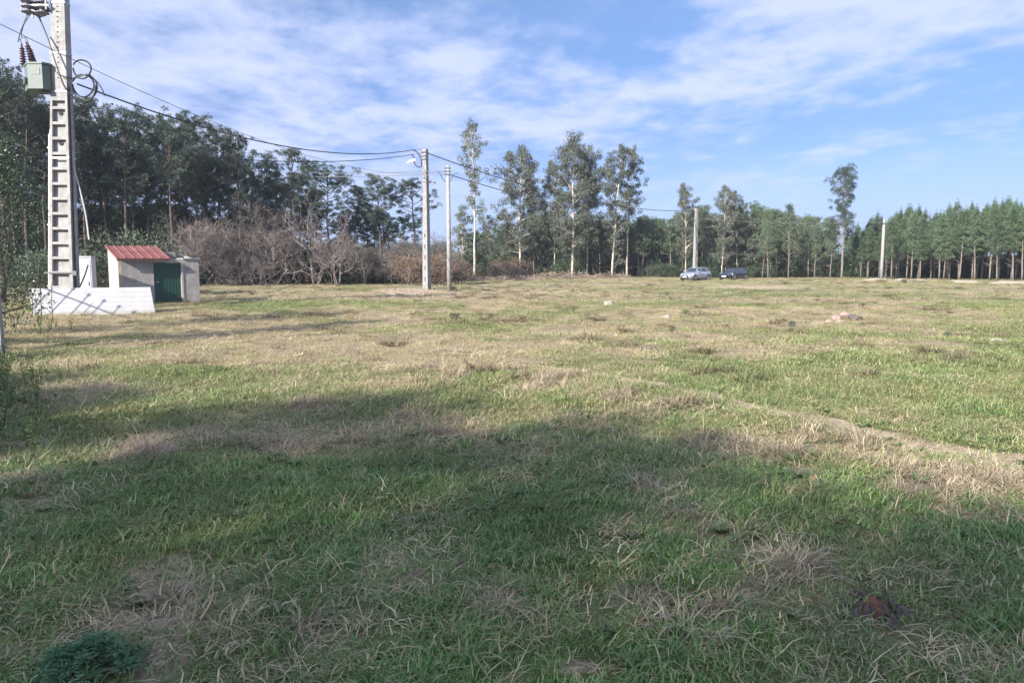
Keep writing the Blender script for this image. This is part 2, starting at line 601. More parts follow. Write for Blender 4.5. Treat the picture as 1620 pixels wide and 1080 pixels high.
def dryness(x, y):
    x = np.asarray(x, float)
    y = np.asarray(y, float)
    u, v = pix(x, y)
    d = np.full(x.shape, 0.47)
    d = d + np.interp(v, [430, 470, 540, 600, 650, 720, 1080], [.12, .15, .12, .12, .07, -.08, -.10])
    d = d + np.interp(u, [0, 700, 1000, 1300, 1620], [.05, .08, .0, -.08, -.12]) * np.clip((v - 430) / 60, 0, 1) * np.clip((740 - v) / 100, 0, 1)
    for (pu, pv, ru, rv, a) in PATCH:
        d = d + a * np.exp(-((u - pu) / ru) ** 2 - ((v - pv) / rv) ** 2) * (y > 1.0)
    d = d + (fbm(x / 1.1 + 3, y / 1.1 + 8, 4, 3) - 0.5) * 1.1 + (fbm(x / 5 + 31, y / 5 + 2, 5, 2) - 0.5) * 0.95
    return np.clip(d, 0, 1)


# wheel track on the right: centre line through photo points, with half-width in metres
TRACK = [(ground(u, v), w) for u, v, w in [(1790, 780, .30), (1620, 727, .27), (1500, 703, .24), (1400, 684, .22), (1300, 662, .19), (1220, 648, .16), (1140, 632, .16), (1060, 614, .16), (960, 595, .15), (880, 578, .14)]]
BARE = [(255, 905, 75, 30), (225, 985, 70, 26), (250, 1040, 50, 40), (1350, 643, 40, 5), (900, 1050, 60, 15), (820, 905, 30, 14), (1270, 745, 60, 12), (650, 462, 60, 7), (1200, 455, 100, 3), (1090, 568, 30, 2)]


def track_dist(x, y):
    best = np.full(np.shape(x), 99.0)
    for (a, wa), (b, wb) in zip(TRACK[:-1], TRACK[1:]):
        ax, ay, bx, by = a.x, a.y, b.x, b.y
        t = np.clip(((x - ax) * (bx - ax) + (y - ay) * (by - ay)) / ((bx - ax) ** 2 + (by - ay) ** 2), 0, 1)
        d = np.hypot(x - ax - t * (bx - ax), y - ay - t * (by - ay)) / (wa + t * (wb - wa))
        best = np.minimum(best, d * 1.2)
    return best


def bareness(x, y):
    x = np.asarray(x, float)
    y = np.asarray(y, float)
    u, v = pix(x, y)
    b = np.zeros(x.shape)
    for (pu, pv, ru, rv) in BARE:
        b = b + 1.1 * np.exp(-((u - pu) / ru) ** 2 - ((v - pv) / rv) ** 2) * (y > 1)
    n = fbm(x / 0.35, y / 0.35, 6, 3) - 0.5
    b = b + n * 0.9 * (b > 0.1)
    t = track_dist(x, y)
    b = np.maximum(b, np.clip(1.75 - t + n * 0.6, 0, 1))
    return np.clip(b, 0, 1)


def make_ground():
    ts = np.linspace(-1, 1, 521)
    xs = 3.2 * np.sinh(ts * 5.25)
    ys = [-40, -30, -22, -16, -12, -9, -7, -5, -3.5, -2.2, -1.2, -.4, .3, .9]
    y = 1.4
    while y < 420:
        ys.append(y)
        y += 0.035 + 0.0125 * (y - 1.4) if y > 1.4 else 0.035
    ys = np.array(ys + [600, 900])
    X, Y = np.meshgrid(xs, ys)
    Z = terr(X, Y)
    nx, ny = len(xs), len(ys)
    V = np.stack([X, Y, Z], -1).reshape(-1, 3)
    i = np.arange((ny - 1) * nx).reshape(ny - 1, nx)[:, :-1].reshape(-1)
    Fq = np.stack([i, i + 1, i + nx + 1, i + nx], 1)
    me = bpy.data.meshes.new('ground')
    me.vertices.add(len(V))
    me.vertices.foreach_set('co', V.reshape(-1))
    me.loops.add(len(Fq) * 4)
    me.loops.foreach_set('vertex_index', Fq.reshape(-1))
    me.polygons.add(len(Fq))
    me.polygons.foreach_set('loop_start', np.arange(len(Fq)) * 4)
    me.polygons.foreach_set('use_smooth', np.ones(len(Fq), bool))
    me.update()
    me.validate()
    a = me.attributes.new('dry', 'FLOAT', 'POINT')
    a.data.foreach_set('value', dryness(X, Y).reshape(-1))
    a = me.attributes.new('bare', 'FLOAT', 'POINT')
    a.data.foreach_set('value', bareness(X, Y).reshape(-1))
    m, nt, b = newmat('field')
    N = nt.nodes.new
    L = nt.links.new
    b.inputs['Roughness'].default_value = 0.95
    b.inputs['Specular IOR Level'].default_value = 0.15
    geo = N('ShaderNodeNewGeometry')

    def attr(n):
        q = N('ShaderNodeAttribute')
        q.attribute_name = n
        return q.outputs['Fac']

    def noise(scale, det, rough=0.6):
        n = N('ShaderNodeTexNoise')
        n.inputs['Scale'].default_value = scale
        n.inputs['Detail'].default_value = det
        n.inputs['Roughness'].default_value = rough
        L(geo.outputs['Position'], n.inputs['Vector'])
        return n.outputs[0]

    def ramp(v, cs):
        r = N('ShaderNodeValToRGB')
        e = r.color_ramp.elements
        while len(e) < len(cs):
            e.new(0.5)
        for k, (p, c) in enumerate(cs):
            e[k].position = p
            e[k].color = (*c, 1)
        L(v, r.inputs[0])
        return r.outputs[0]

    def mix(f, a_, b_):
        x = N('ShaderNodeMix')
        x.data_type = 'RGBA'
        L(f, x.inputs['Factor'])
        L(a_, x.inputs['A'])
        L(b_, x.inputs['B'])
        return x.outputs['Result']
    n1 = noise(9, 8, 0.7)
    n2 = noise(1.7, 5, 0.6)
    green = ramp(n1, [(0.3, (0.06, 0.075, 0.025)), (0.55, (0.12, 0.135, 0.05)), (0.72, (0.21, 0.20, 0.09))])
    straw = ramp(n1, [(0.28, (0.12, 0.095, 0.06)), (0.5, (0.27, 0.22, 0.14)), (0.72, (0.42, 0.36, 0.235))])
    soil = ramp(n1, [(0.3, (0.24, 0.18, 0.12)), (0.7, (0.50, 0.41, 0.30))])
    ad = N('ShaderNodeMath')
    ad.operation = 'ADD'
    L(attr('dry'), ad.inputs[0])
    sb = N('ShaderNodeMath')
    sb.operation = 'MULTIPLY_ADD'
    sb.inputs[1].default_value = 0.8
    sb.inputs[2].default_value = -0.4
    L(n2, sb.inputs[0])
    L(sb.outputs[0], ad.inputs[1])
    mr = N('ShaderNodeMapRange')
    mr.inputs['From Min'].default_value = 0.25
    mr.inputs['From Max'].default_value = 0.65
    L(ad.outputs[0], mr.inputs[0])
    c = mix(mr.outputs[0], green, straw)
    mb = N('ShaderNodeMapRange')
    mb.inputs['From Min'].default_value = 0.35
    mb.inputs['From Max'].default_value = 0.75
    L(attr('bare'), mb.inputs[0])
    c = mix(mb.outputs[0], c, soil)
    L(c, b.inputs['Base Color'])
    bp = N('ShaderNodeBump')
    bp.inputs['Strength'].default_value = 0.8
    bp.inputs['Distance'].default_value = 0.05
    L(noise(14, 8, 0.75), bp.inputs['Height'])
    L(bp.outputs[0], b.inputs['Normal'])
    me.materials.append(m)
    o = link('ground', me)
    tag(o, 'rough field of mixed green and straw coloured grass with a sandy wheel track', kind='structure')
    return o


make_ground()


def scatter(name, meshes, P, S, rng, label, tilt=0.12, kind='stuff'):
    """One object: a cloud of points, each carrying one of MESHES (geometry nodes)."""
    n = len(P)
    me = bpy.data.meshes.new(name)
    me.vertices.add(n)
    me.vertices.foreach_set('co', np.asarray(P, float).reshape(-1))
    rot = np.stack([rng.normal(0, tilt, n), rng.normal(0, tilt, n), rng.random(n) * 6.283], 1)
    a = me.attributes.new('rot', 'FLOAT_VECTOR', 'POINT')
    a.data.foreach_set('vector', rot.reshape(-1))
    a = me.attributes.new('scl', 'FLOAT', 'POINT')
    a.data.foreach_set('value', np.asarray(S, float))
    a = me.attributes.new('idx', 'INT', 'POINT')
    a.data.foreach_set('value', rng.integers(0, len(meshes), n).astype(np.int32))
    me.update()
    o = link(name, me)
    ng = bpy.data.node_groups.new(name, 'GeometryNodeTree')
    ng.interface.new_socket('Geometry', in_out='INPUT', socket_type='NodeSocketGeometry')
    ng.interface.new_socket('Geometry', in_out='OUTPUT', socket_type='NodeSocketGeometry')
    N = ng.nodes.new
    L = ng.links.new
    gi = N('NodeGroupInput')
    go = N('NodeGroupOutput')
    iop = N('GeometryNodeInstanceOnPoints')
    join = N('GeometryNodeJoinGeometry')
    for m in meshes:
        src = bpy.data.objects.new(name + '_source', m)
        oi = N('GeometryNodeObjectInfo')
        oi.inputs['Object'].default_value = src
        g2i = N('GeometryNodeGeometryToInstance')
        L(oi.outputs['Geometry'], g2i.inputs[0])
        L(g2i.outputs[0], join.inputs[0])

    def na(nm, ty):
        q = N('GeometryNodeInputNamedAttribute')
        q.data_type = ty
        q.inputs['Name'].default_value = nm
        return q.outputs['Attribute']
    L(gi.outputs[0], iop.inputs['Points'])
    L(join.outputs[0], iop.inputs['Instance'])
    iop.inputs['Pick Instance'].default_value = True
    L(na('idx', 'INT'), iop.inputs['Instance Index'])
    L(na('rot', 'FLOAT_VECTOR'), iop.inputs['Rotation'])
    L(na('scl', 'FLOAT'), iop.inputs['Scale'])
    L(iop.outputs[0], go.inputs[0])
    md = o.modifiers.new('scatter', 'NODES')
    md.node_group = ng
    tag(o, label, kind=kind)
    return o


def blades(name, mat, n, R, ln, w, lean, curl, segs, seed, center_bias=1.0, outward=0.0):
    """A tuft: N curved tapering blades rooted in a disc of radius R."""
    rng = np.random.default_rng(seed)
    r = R * rng.random(n) ** (0.5 * center_bias)
    th = rng.random(n) * 6.283
    base = np.stack([r * np.cos(th), r * np.sin(th), np.full(n, -0.015)], 1)
    az = np.where(rng.random(n) < outward, th + rng.normal(0, 0.5, n), rng.random(n) * 6.283)
    L = ln[0] + (ln[1] - ln[0]) * rng.random(n) ** 1.3
    W = w * (0.7 + 0.6 * rng.random(n))
    a0 = np.abs(rng.normal(lean, 0.25, n))
    dc = curl * (0.4 + 1.2 * rng.random(n)) / segs
    side = np.stack([-np.sin(az), np.cos(az), np.zeros(n)], 1)
    pts = [base]
    ang = a0.copy()
    az2 = az.copy()
    for s in range(segs):
        d = np.stack([np.sin(ang) * np.cos(az2), np.sin(ang) * np.sin(az2), np.cos(ang)], 1)
        pts.append(pts[-1] + d * (L / segs)[:, None])
        ang = np.minimum(ang + dc, 2.4)
        az2 = az2 + rng.normal(0, 0.25, n)
    tap = np.linspace(1, 0.0, segs + 1) ** 0.7
    tap[-1] = 0.06
    V = []
    for k, p in enumerate(pts):
        p = p.copy()
        p[:, 2] = np.maximum(p[:, 2], -0.01 if k == 0 else 0.008)
        V.append(p + side * (W * tap[k] / 2)[:, None])
        V.append(p - side * (W * tap[k] / 2)[:, None])
    V = np.stack(V, 1)
    K = 2 * (segs + 1)
    o = np.arange(n)[:, None] * K
    Fs = []
    for s in range(segs):
        Fs.append(np.stack([o[:, 0] + 2 * s, o[:, 0] + 2 * s + 1, o[:, 0] + 2 * s + 3, o[:, 0] + 2 * s + 2], 1))
    Fs = np.concatenate(Fs)
    me = bpy.data.meshes.new(name)
    me.from_pydata(V.reshape(-1, 3).tolist(), [], Fs.tolist())
    me.materials.append(mat)
    me.polygons.foreach_set('use_smooth', [True] * len(me.polygons))
    return me


def wedge(rng, y0, y1, per, marg=2.2):
    """Random points over the ground the camera can see (and a margin each side)."""
    A = 0.76 * (y1 * y1 - y0 * y0) + 2 * marg * (y1 - y0)
    n = int(A * per)
    y = y0 + (y1 - y0) * rng.random(n * 3)
    keep = rng.random(n * 3) < (0.76 * y + marg) / (0.76 * y1 + marg)
    y = y[keep][:n]
    x = (rng.random(len(y)) * 2 - 1) * (0.76 * y + marg)
    return x, y


def scatter_grass():
    rng = np.random.default_rng(11)
    gn = [blades('grass_tuft', M['grass'], 120, .18, (.025, .085), .0055, .6, 1.2, 3, 100 + i) for i in range(5)]
    gs = [blades('grass_tuft', M['grass'], 40, .16, (.07, .17), .0065, .75, 1.7, 4, 120 + i) for i in range(4)]
    st = [blades('straw_tuft', M['straw'], 36, .20, (.06, .21), .0060, 1.0, 1.7, 4, 140 + i) for i in range(6)]
    tu = [blades('tussock', M['tussock'], 130, .13, (.08, .27), .0058, .65, 2.4, 4, 160 + i, 1.3, .75) for i in range(6)]
    gm = [blades('grass_patch', M['grass_pale'], 170, .33, (.03, .09), .009, .65, 1.2, 2, 200 + i) for i in range(4)]
    sm = [blades('straw_patch', M['straw'], 130, .33, (.05, .17), .007, 1.0, 1.6, 3, 220 + i) for i in range(4)]
    tm = [blades('tussock_patch', M['tussock'], 170, .22, (.08, .22), .008, .7, 2.2, 3, 240 + i, 1.2, .6) for i in range(4)]
    gf = [blades('grass_far', M['grass_pale'], 130, .7, (.03, .10), .018, .7, 1.0, 2, 300 + i) for i in range(4)]
    sf = [blades('straw_far', M['straw'], 130, .7, (.04, .14), .016, 1.0, 1.4, 2, 320 + i) for i in range(4)]

    def put(name, meshes, x, y, prob, smin, smax, label, hfun=None):
        k = rng.random(len(x)) < prob
        x, y = x[k], y[k]
        z = terr(x, y)
        s = smin + (smax - smin) * rng.random(len(x))
        if hfun is not None:
            s = s * hfun(x, y)
        scatter(name, meshes, np.stack([x, y, z], 1), s, rng, label)

    STUMPS = [ground(1383, 962), ground(1425, 965)]

    def free(x, y):
        d = np.minimum(*[np.hypot(x - p.x, y - p.y + .10) for p in STUMPS])
        return np.clip((d - .13) / .15, 0, 1)

    def clamp(a):
        return np.clip(a, 0, 1)
    x, y = wedge(rng, 1.3, 11.5, 58)
    d, b = dryness(x, y), bareness(x, y)
    hv = lambda x, y: 0.7 + 0.8 * fbm(x / .8, y / .8, 3, 2)
    pg = clamp(1.45 - 1.5 * d) * (1 - .92 * b) * (.2 + .8 * free(x, y))
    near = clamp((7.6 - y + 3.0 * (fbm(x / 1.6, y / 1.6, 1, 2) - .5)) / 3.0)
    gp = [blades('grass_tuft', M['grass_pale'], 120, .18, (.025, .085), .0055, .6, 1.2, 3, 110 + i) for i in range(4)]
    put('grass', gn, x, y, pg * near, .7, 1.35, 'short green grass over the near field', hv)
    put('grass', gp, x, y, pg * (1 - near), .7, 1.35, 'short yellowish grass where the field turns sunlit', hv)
    x, y = wedge(rng, 1.3, 11.5, 16)
    d, b = dryness(x, y), bareness(x, y)
    put('grass', gs, x, y, clamp(1.1 - 1.3 * d) * (1 - b) * free(x, y), .6, 1.25, 'longer green blades standing in the near field', hv)
    x, y = wedge(rng, 1.3, 11.5, 62)
    d, b = dryness(x, y), bareness(x, y)
    put('dry_grass', st, x, y, clamp(.26 + 1.3 * (d - .22)) * (1 - .85 * b) * free(x, y), .6, 1.3, 'curled straw coloured blades in the near field')
    x, y = wedge(rng, 1.3, 11.5, 20)
    d, b = dryness(x, y), bareness(x, y)
    cl = fbm(x / .45 + 50, y / .45 + 70, 7, 2)
    put('dead_grass', tu, x, y, clamp((d - .38) * 2.4) * clamp((cl - .44) * 7) * clamp(1 - 2 * b) * free(x, y), .6, 1.3, 'brown dead tussocks in the near field')
    li = [blades('litter', M['straw'], 40, .22, (.03, .11), .0055, 1.45, .25, 2, 180 + i) for i in range(4)]
    x, y = wedge(rng, 1.3, 10, 22)
    put('litter', li, x, y, clamp(.45 + dryness(x, y)) * (1 - .5 * bareness(x, y)), .6, 1.2, 'dead straw lying flat between the blades')
    ros = []
    for i in range(4):
        r2 = np.random.default_rng(860 + i)
        mb = MB()
        n = 12
        a = r2.random(n) * 6.283
        D = np.stack([np.cos(a), np.sin(a), .25 + .5 * r2.random(n)], 1)
        D /= np.linalg.norm(D, axis=1)[:, None]
        for P_, D_, l_ in zip(np.tile([[0, 0, .008]], (n, 1)), D, .03 + .05 * r2.random(n)):
            sd_ = np.array([-D_[1], D_[0], 0]) * l_ * .24
            e_ = P_ + D_ * l_
            q_ = P_ + D_ * l_ * .6
            e_[2] -= l_ * .15
            mb.add([P_, q_ + sd_, e_, q_ - sd_], [(0, 1, 2, 3)])
        ros.append(mb.mesh('rosette', M['weed_leaf']))
    x, y = wedge(rng, 1.3, 9, 16)
    put('ground_weeds', ros, x, y, clamp(fbm(x / .6 + 20, y / .6 + 3, 3, 2) * 3 - 1.2) * (1 - .6 * bareness(x, y)), .6, 1.5, 'small broad leaved weeds between the grass')
    x, y = wedge(rng, 11, 32, 13)
    d, b = dryness(x, y), bareness(x, y)
    put('grass', gm, x, y, clamp(1.35 - 1.6 * d) * (1 - .9 * b), .7, 1.3, 'short green grass in the middle of the field', hv)
    x, y = wedge(rng, 11, 32, 11)
    d, b = dryness(x, y), bareness(x, y)
    put('dry_grass', sm, x, y, clamp(.12 + 1.5 * (d - .25)) * (1 - .9 * b), .6, 1.2, 'straw coloured grass in the middle of the field')
    x, y = wedge(rng, 11, 45, 2.2)
    d, b = dryness(x, y), bareness(x, y)
    cl = fbm(x / 1.1 + 50, y / 1.1 + 70, 7, 2)
    put('dead_grass', tm, x, y, clamp((d - .4) * 2.2) * clamp((cl - .45) * 6) * (1 - b), .5, 1.1, 'brown dead tussocks in the middle of the field')
    wb = [blades('weed_patch', M['brown_weed'], 160, .26, (.10, .30), .012, .7, 1.6, 3, 340 + i, 1.2, .6) for i in range(4)]
    x, y = wedge(rng, 8, 85, 1.0, 4)
    u, v = pix(x, y)
    cl = fbm(x / 2.2 + 5, y / 2.2 + 11, 5, 3)
    wp = sum(a * np.exp(-((u - pu) / ru) ** 2 - ((v - pv) / rv) ** 2) for pu, pv, ru, rv, a in
             [(1150, 490, 190, 14, .5), (750, 508, 60, 9, .8), (1010, 545, 60, 8, .8), (1060, 520, 25, 6, .9), (1500, 530, 60, 9, .6), (800, 458, 130, 6, .6), (980, 640, 90, 16, .6), (1340, 505, 70, 10, .5), (560, 520, 160, 12, .3), (1250, 545, 150, 14, .4)])
    put('dead_grass', wb, x, y, clamp(wp * .9 + (cl - .495) * 3.2) * (1 - bareness(x, y)), .5, 1.3, 'low brown dead weeds in patches over the field')
    x, y = wedge(rng, 31, 100, 1.6, 6)
    d, b = dryness(x, y), bareness(x, y)
    put('grass', gf, x, y, clamp(1.25 - 1.6 * d) * (1 - .9 * b), .6, 1.3, 'short green grass over the far field', hv)
    x, y = wedge(rng, 31, 100, 1.6, 6)
    d, b = dryness(x, y), bareness(x, y)
    put('dry_grass', sf, x, y, clamp(.12 + 1.4 * (d - .25)) * (1 - .9 * b), .6, 1.2, 'straw coloured grass over the far field')


scatter_grass()

# ------------------------------------------------------------------ trees: one mesh set per shape, placed one by one


def unit(v):
    v = np.asarray(v, float)
    return v / (np.linalg.norm(v) + 1e-9)


def puff(mb, rng, c, r, n, ln, w, up=0.25, flat=0.8):
    """A needle tuft: blades radiating from a centre, a burst with its own outline."""
    D = rng.normal(size=(n, 3))
    D /= np.linalg.norm(D, axis=1)[:, None]
    D[:, 2] = D[:, 2] * flat + up
    D /= np.linalg.norm(D, axis=1)[:, None]
    P = np.asarray(c) + D * r * (0.05 + 0.40 * rng.random((n, 1)))
    mb.rhombi(P, D + rng.normal(0, .12, (n, 3)), r * (0.45 + 0.35 * rng.random(n)), w, rng)


def clump(mb, rng, c, r, n, ln, w, droop):
    """A cloud of leaves; droop turns them downwards."""
    D = rng.normal(size=(n, 3))
    D /= np.linalg.norm(D, axis=1)[:, None]
    P = np.asarray(c) + D * np.array([r, r, r * .8]) * rng.random((n, 1)) ** 0.5
    E = D * (1 - droop) + rng.normal(0, .35, (n, 3)) + np.array([0, 0, -droop])
    E /= np.linalg.norm(E, axis=1)[:, None]
    mb.rhombi(P, E, ln * (0.6 + 0.8 * rng.random(n)), w * (0.7 + .6 * rng.random(n)), rng)


def trunk_path(rng, H, n, wob):
    z = np.linspace(0, H, n)
    x = np.cumsum(rng.normal(0, wob, n)) * (z / H) ** .5
    y = np.cumsum(rng.normal(0, wob, n)) * (z / H) ** .5
    x -= x[0]
    y -= y[0]
    return np.stack([x, y, z], 1)


def on_path(P, z):
    return np.array([np.interp(z, P[:, 2], P[:, 0]), np.interp(z, P[:, 2], P[:, 1]), z])


def gen_pine(seed, H=14, c0=.5, R=2.5, nl=27, prof=None, np_=66, rad=.15, dead=14, pr=.40, elev=(2, 55)):
    rng = np.random.default_rng(seed)
    prof = prof or ([0, .25, .6, .85, 1], [.45, .85, 1, .75, .3])
    tr, cr = MB(), MB()
    P = trunk_path(rng, H * .97, 9, .10)
    P[0, 2] = -.25
    tr.tube(P, np.linspace(rad, rad * .2, 9), 7)
    for i in range(dead):
        z = H * (c0 * (.35 + .65 * rng.random()))
        a = rng.random() * 6.283
        o = on_path(P, z)
        L = .5 + rng.random() * 1.2
        tr.tube([o, o + np.array([math.cos(a), math.sin(a), .15]) * L], [.025, .006], 3, caps=False)
    for i in range(nl):
        s = (i + rng.random()) / nl
        z = H * (c0 + (1 - c0) * s * .96)
        a = i * 2.4 + rng.normal(0, .5)
        L = R * np.interp(s, *prof) * (.55 + .65 * rng.random())
        e = math.radians(elev[0] + (elev[1] - elev[0]) * s + rng.normal(0, 10))
        o = on_path(P, z)
        d = np.array([math.cos(a) * math.cos(e), math.sin(a) * math.cos(e), math.sin(e)])
        mid = o + d * L * .55
        end = o + d * L + np.array([0, 0, .18 * L])
        tr.tube([o, mid, end], [.05, .03, .012], 4, caps=False)
        k = max(3, int(L * 2.2))
        for j in range(k):
            t = .5 + .5 * (j + .5 + .5 * rng.random()) / k
            c = (o + (mid - o) * t / .55) if t < .55 else (mid + (end - mid) * (t - .55) / .45)
            q = c + rng.normal(0, .34, 3) * np.array([1, 1, .35]) + np.array([0, 0, .12])
            tr.tube([c, q], [.014, .006], 3, caps=False)
            puff(cr, rng, q, pr * (.75 + .5 * rng.random()), np_, .23, .05)
            if rng.random() < .6:
                puff(cr, rng, q + rng.normal(0, .3, 3) * np.array([1, 1, .4]), pr * .7, int(np_ * .7), .23, .05)
    top = on_path(P, H * .96)
    for j in range(4):
        puff(cr, rng, top + rng.normal(0, .26, 3), pr * .9, np_, .26, .06)
    return tr, cr


def gen_young(seed, H=9, c0=.36, R=1.45):
    rng = np.random.default_rng(seed)
    tr, cr = MB(), MB()
    P = trunk_path(rng, H * .96, 8, .035)
    P[0, 2] = -.25
    tr.tube(P, np.linspace(.088, .025, 8), 6)
    for i in range(9):
        z = H * c0 * (.45 + .6 * rng.random())
        a = rng.random() * 6.283
        o = on_path(P, z)
        L = .4 + rng.random() * .9
        tr.tube([o, o + np.array([math.cos(a), math.sin(a), .6]) * L], [.02, .006], 3, caps=False)
    nw = 11
    for w in range(nw):
        s = (w + .3 * rng.random()) / nw
        z = H * (c0 + (1 - c0) * s * .93)
        for q in range(5):
            a = q * 1.2566 + w * .6 + rng.normal(0, .25)
            L = R * np.interp(s, [0, .15, .5, .8, 1], [.7, 1, .72, .36, .10]) * (.55 + .6 * rng.random())
            e = math.radians(18 + 42 * s + rng.normal(0, 8))
            o = on_path(P, z)
            d = np.array([math.cos(a) * math.cos(e), math.sin(a) * math.cos(e), math.sin(e)])
            end = o + d * L + np.array([0, 0, .2 * L])
            tr.tube([o, end], [.022, .008], 3, caps=False)
            k = max(2, int(L * 3.6))
            for j in range(k):
                t = .3 + .7 * (j + rng.random()) / k
                c = o + (end - o) * t + rng.normal(0, .1, 3)
                puff(cr, rng, c, .33, 38, .24, .042, up=.45)
            if s > .55:
                for j in range(3):
                    puff(cr, rng, end + np.array([0, 0, .15 + .25 * j]), .24 - .03 * j, 16, .22, .045, up=.9)
    top = on_path(P, H * .93)
    for j in range(6):
        puff(cr, rng, top + np.array([0, 0, .25 * j]), .30 - .03 * j, 20, .22, .045, up=.9)
    return tr, cr


def gen_euc(seed, H=20, c0=.34, R=3.0, nl=30, nleaf=74, rad=.2, prof=None, cr_=.75, wob=.16):
    rng = np.random.default_rng(seed)
    prof = prof or ([0, .2, .5, .8, 1], [.5, .85, 1, .8, .3])
    tr, cr = MB(), MB()
    P = trunk_path(rng, H * .96, 10, wob)
    P[0, 2] = -.25
    tr.tube(P, np.linspace(rad, rad * .15, 10), 7)
    for i in range(nl):
        s = (i + rng.random()) / nl
        z = H * (c0 + (1 - c0) * s * .93)
        a = i * 2.4 + rng.normal(0, .6)
        L = R * np.interp(s, *prof) * (.45 + .75 * rng.random())
        e = math.radians(20 + 35 * s + rng.normal(0, 10))
        o = on_path(P, max(z - L * .35, H * .12))
        d = np.array([math.cos(a) * math.cos(e), math.sin(a) * math.cos(e), math.sin(e)])
        mid = o + d * L * .55
        end = o + d * L * .95 + np.array([math.cos(a), math.sin(a), 0]) * L * .12
        tr.tube([o, mid, end], [.06, .035, .012], 4, caps=False)
        for j in range(max(2, int(1.8 * L))):
            t = .5 + .55 * rng.random()
            c = o + (end - o) * t + rng.normal(0, .4, 3)
            r = cr_ * (.5 + .6 * rng.random())
            clump(cr, rng, c, r, int(nleaf * (.5 + r)), .28, .10, .6)
    top = on_path(P, H * .95)
    for j in range(5):
        clump(cr, rng, top + rng.normal(0, .35, 3), cr_ * .6, nleaf, .28, .08, .5)
    return tr, cr


def gen_broad(seed, H=7, R=2.8, z0=.12, nc=70, nleaf=130, leaf=(.085, .05), cr_=.62, rad=.16):
    """Evergreen broadleaf: limbs fanning from a short bole, leaf clumps over a lumpy crown."""
    rng = np.random.default_rng(seed)
    tr, cr = MB(), MB()
    P = trunk_path(rng, H * .55, 6, .08)
    P[0, 2] = -.25
    tr.tube(P, np.linspace(rad, rad * .5, 6), 7)
    for i in range(nc):
        z = H * (z0 + (1 - z0) * rng.random() ** .8)
        s = (z / H - z0) / (1 - z0)
        a = rng.random() * 6.283
        rr = R * np.interp(s, [0, .2, .5, .8, 1], [.75, 1, 1, .7, .15]) * (.45 + .55 * rng.random() ** .5) * (0.85 + .3 * math.sin(3 * a + seed))
        c = np.array([rr * math.cos(a), rr * math.sin(a), z])
        o = on_path(P, min(z * .6, H * .5))
        if i % 3 == 0:
            tr.tube([o, (o + c) / 2 + rng.normal(0, .15, 3), c], [.05, .03, .008], 4, caps=False)
        clump(cr, rng, c, cr_ * (.6 + .7 * rng.random()), nleaf, leaf[0], leaf[1], .25)
    return tr, cr


def gen_bare(seed, H=6, spread=.55, levels=6, rad=.06, stems=3, leaves=0, leafmat_w=.06):
    """Leafless tree or thicket: branches that fork down to fine twigs."""
    rng = np.random.default_rng(seed)
    tr, br, lf = MB(), MB(), MB()
    tips = []

    def grow(p, d, L, r, lv):
        n = 3 if lv < 3 else 2
        pts = [p]
        q = p
        for i in range(n):
            d = unit(d + rng.normal(0, .16, 3) + np.array([0, 0, .03]))
            q = q + d * L / n
            pts.append(q)
        (tr if lv <= 0 else br).tube(pts, np.linspace(r, r * .62, n + 1), 5 if lv < 2 else 3, caps=False)
        if lv >= levels:
            tips.append(q)
            return
        k = 2 + (rng.random() < .6) + (lv >= 3)
        for i in range(k):
            t = .45 + .55 * (i + rng.random()) / k
            j = min(int(t * n), n - 1)
            o = pts[j] + (pts[j + 1] - pts[j]) * (t * n - j)
            nd = unit(d * (1 - spread) + rng.normal(0, 1, 3) * spread * .75 + np.array([0, 0, .12]))
            grow(o, nd, L * (.62 + .22 * rng.random()), max(r * .62, .005), lv + 1)
    for s in range(stems):
        a = rng.random() * 6.283
        d = unit([math.cos(a) * .45, math.sin(a) * .45, 1])
        grow(np.array([math.cos(a) * .15, math.sin(a) * .15, -.15]), d, H * .34, rad * (.7 + .5 * rng.random()), 0)
    if leaves:
        T = np.array(tips)
        idx = rng.integers(0, len(T), leaves)
        Pp = T[idx] + rng.normal(0, .16, (leaves, 3))
        D = rng.normal(size=(leaves, 3))
        D /= np.linalg.norm(D, axis=1)[:, None]
        lf.rhombi(Pp, D, .13, .09, rng)
    return tr, br, lf


def gen_shrub(seed, R=1.0, H=1.5, nc=26, nleaf=60, leaf=(.12, .05), cr_=.4):
    rng = np.random.default_rng(seed)
    st, fo = MB(), MB()
    for i in range(nc):
        a = rng.random() * 6.283
        z = H * (.1 + .85 * rng.random())
        rr = R * math.sqrt(rng.random()) * math.sqrt(max(.05, 1 - (z / H) ** 2 * .8))
        c = np.array([rr * math.cos(a), rr * math.sin(a), z])
        if i % 2 == 0:
            st.tube([(0, 0, -.1), c * .6, c], [.02, .015, .005], 3, caps=False)
        clump(fo, rng, c, cr_ * (.6 + .6 * rng.random()), nleaf, leaf[0], leaf[1], -.1)
    return st, fo


class Kind:
    def __init__(s, parts, H):
        s.parts = parts     # list of (name, mesh)
        s.H = max(max((v.co.z for v in me.vertices), default=0) for _, me in parts)

    def place(s, name, x, y, h, rz, label, cat, group=None, wide=1.0, lean=(0, 0)):
        t = thing(name, label, cat, (x, y, tz(x, y)), rz, group)
        t.rotation_euler = (lean[0], lean[1], rz)
        k = h / s.H
        t.scale = (k * wide, k * wide, k)
        for n, me in s.parts:
            link(n, me, t)
        return t


def tree_kind(gen, bark, leafmat, H, *a, **kw):
    tr, cr = gen(*a, H=H, **kw)
    return Kind([('trunk', tr.mesh('trunk', bark, True)), ('crown', cr.mesh('crown', leafmat))], H)


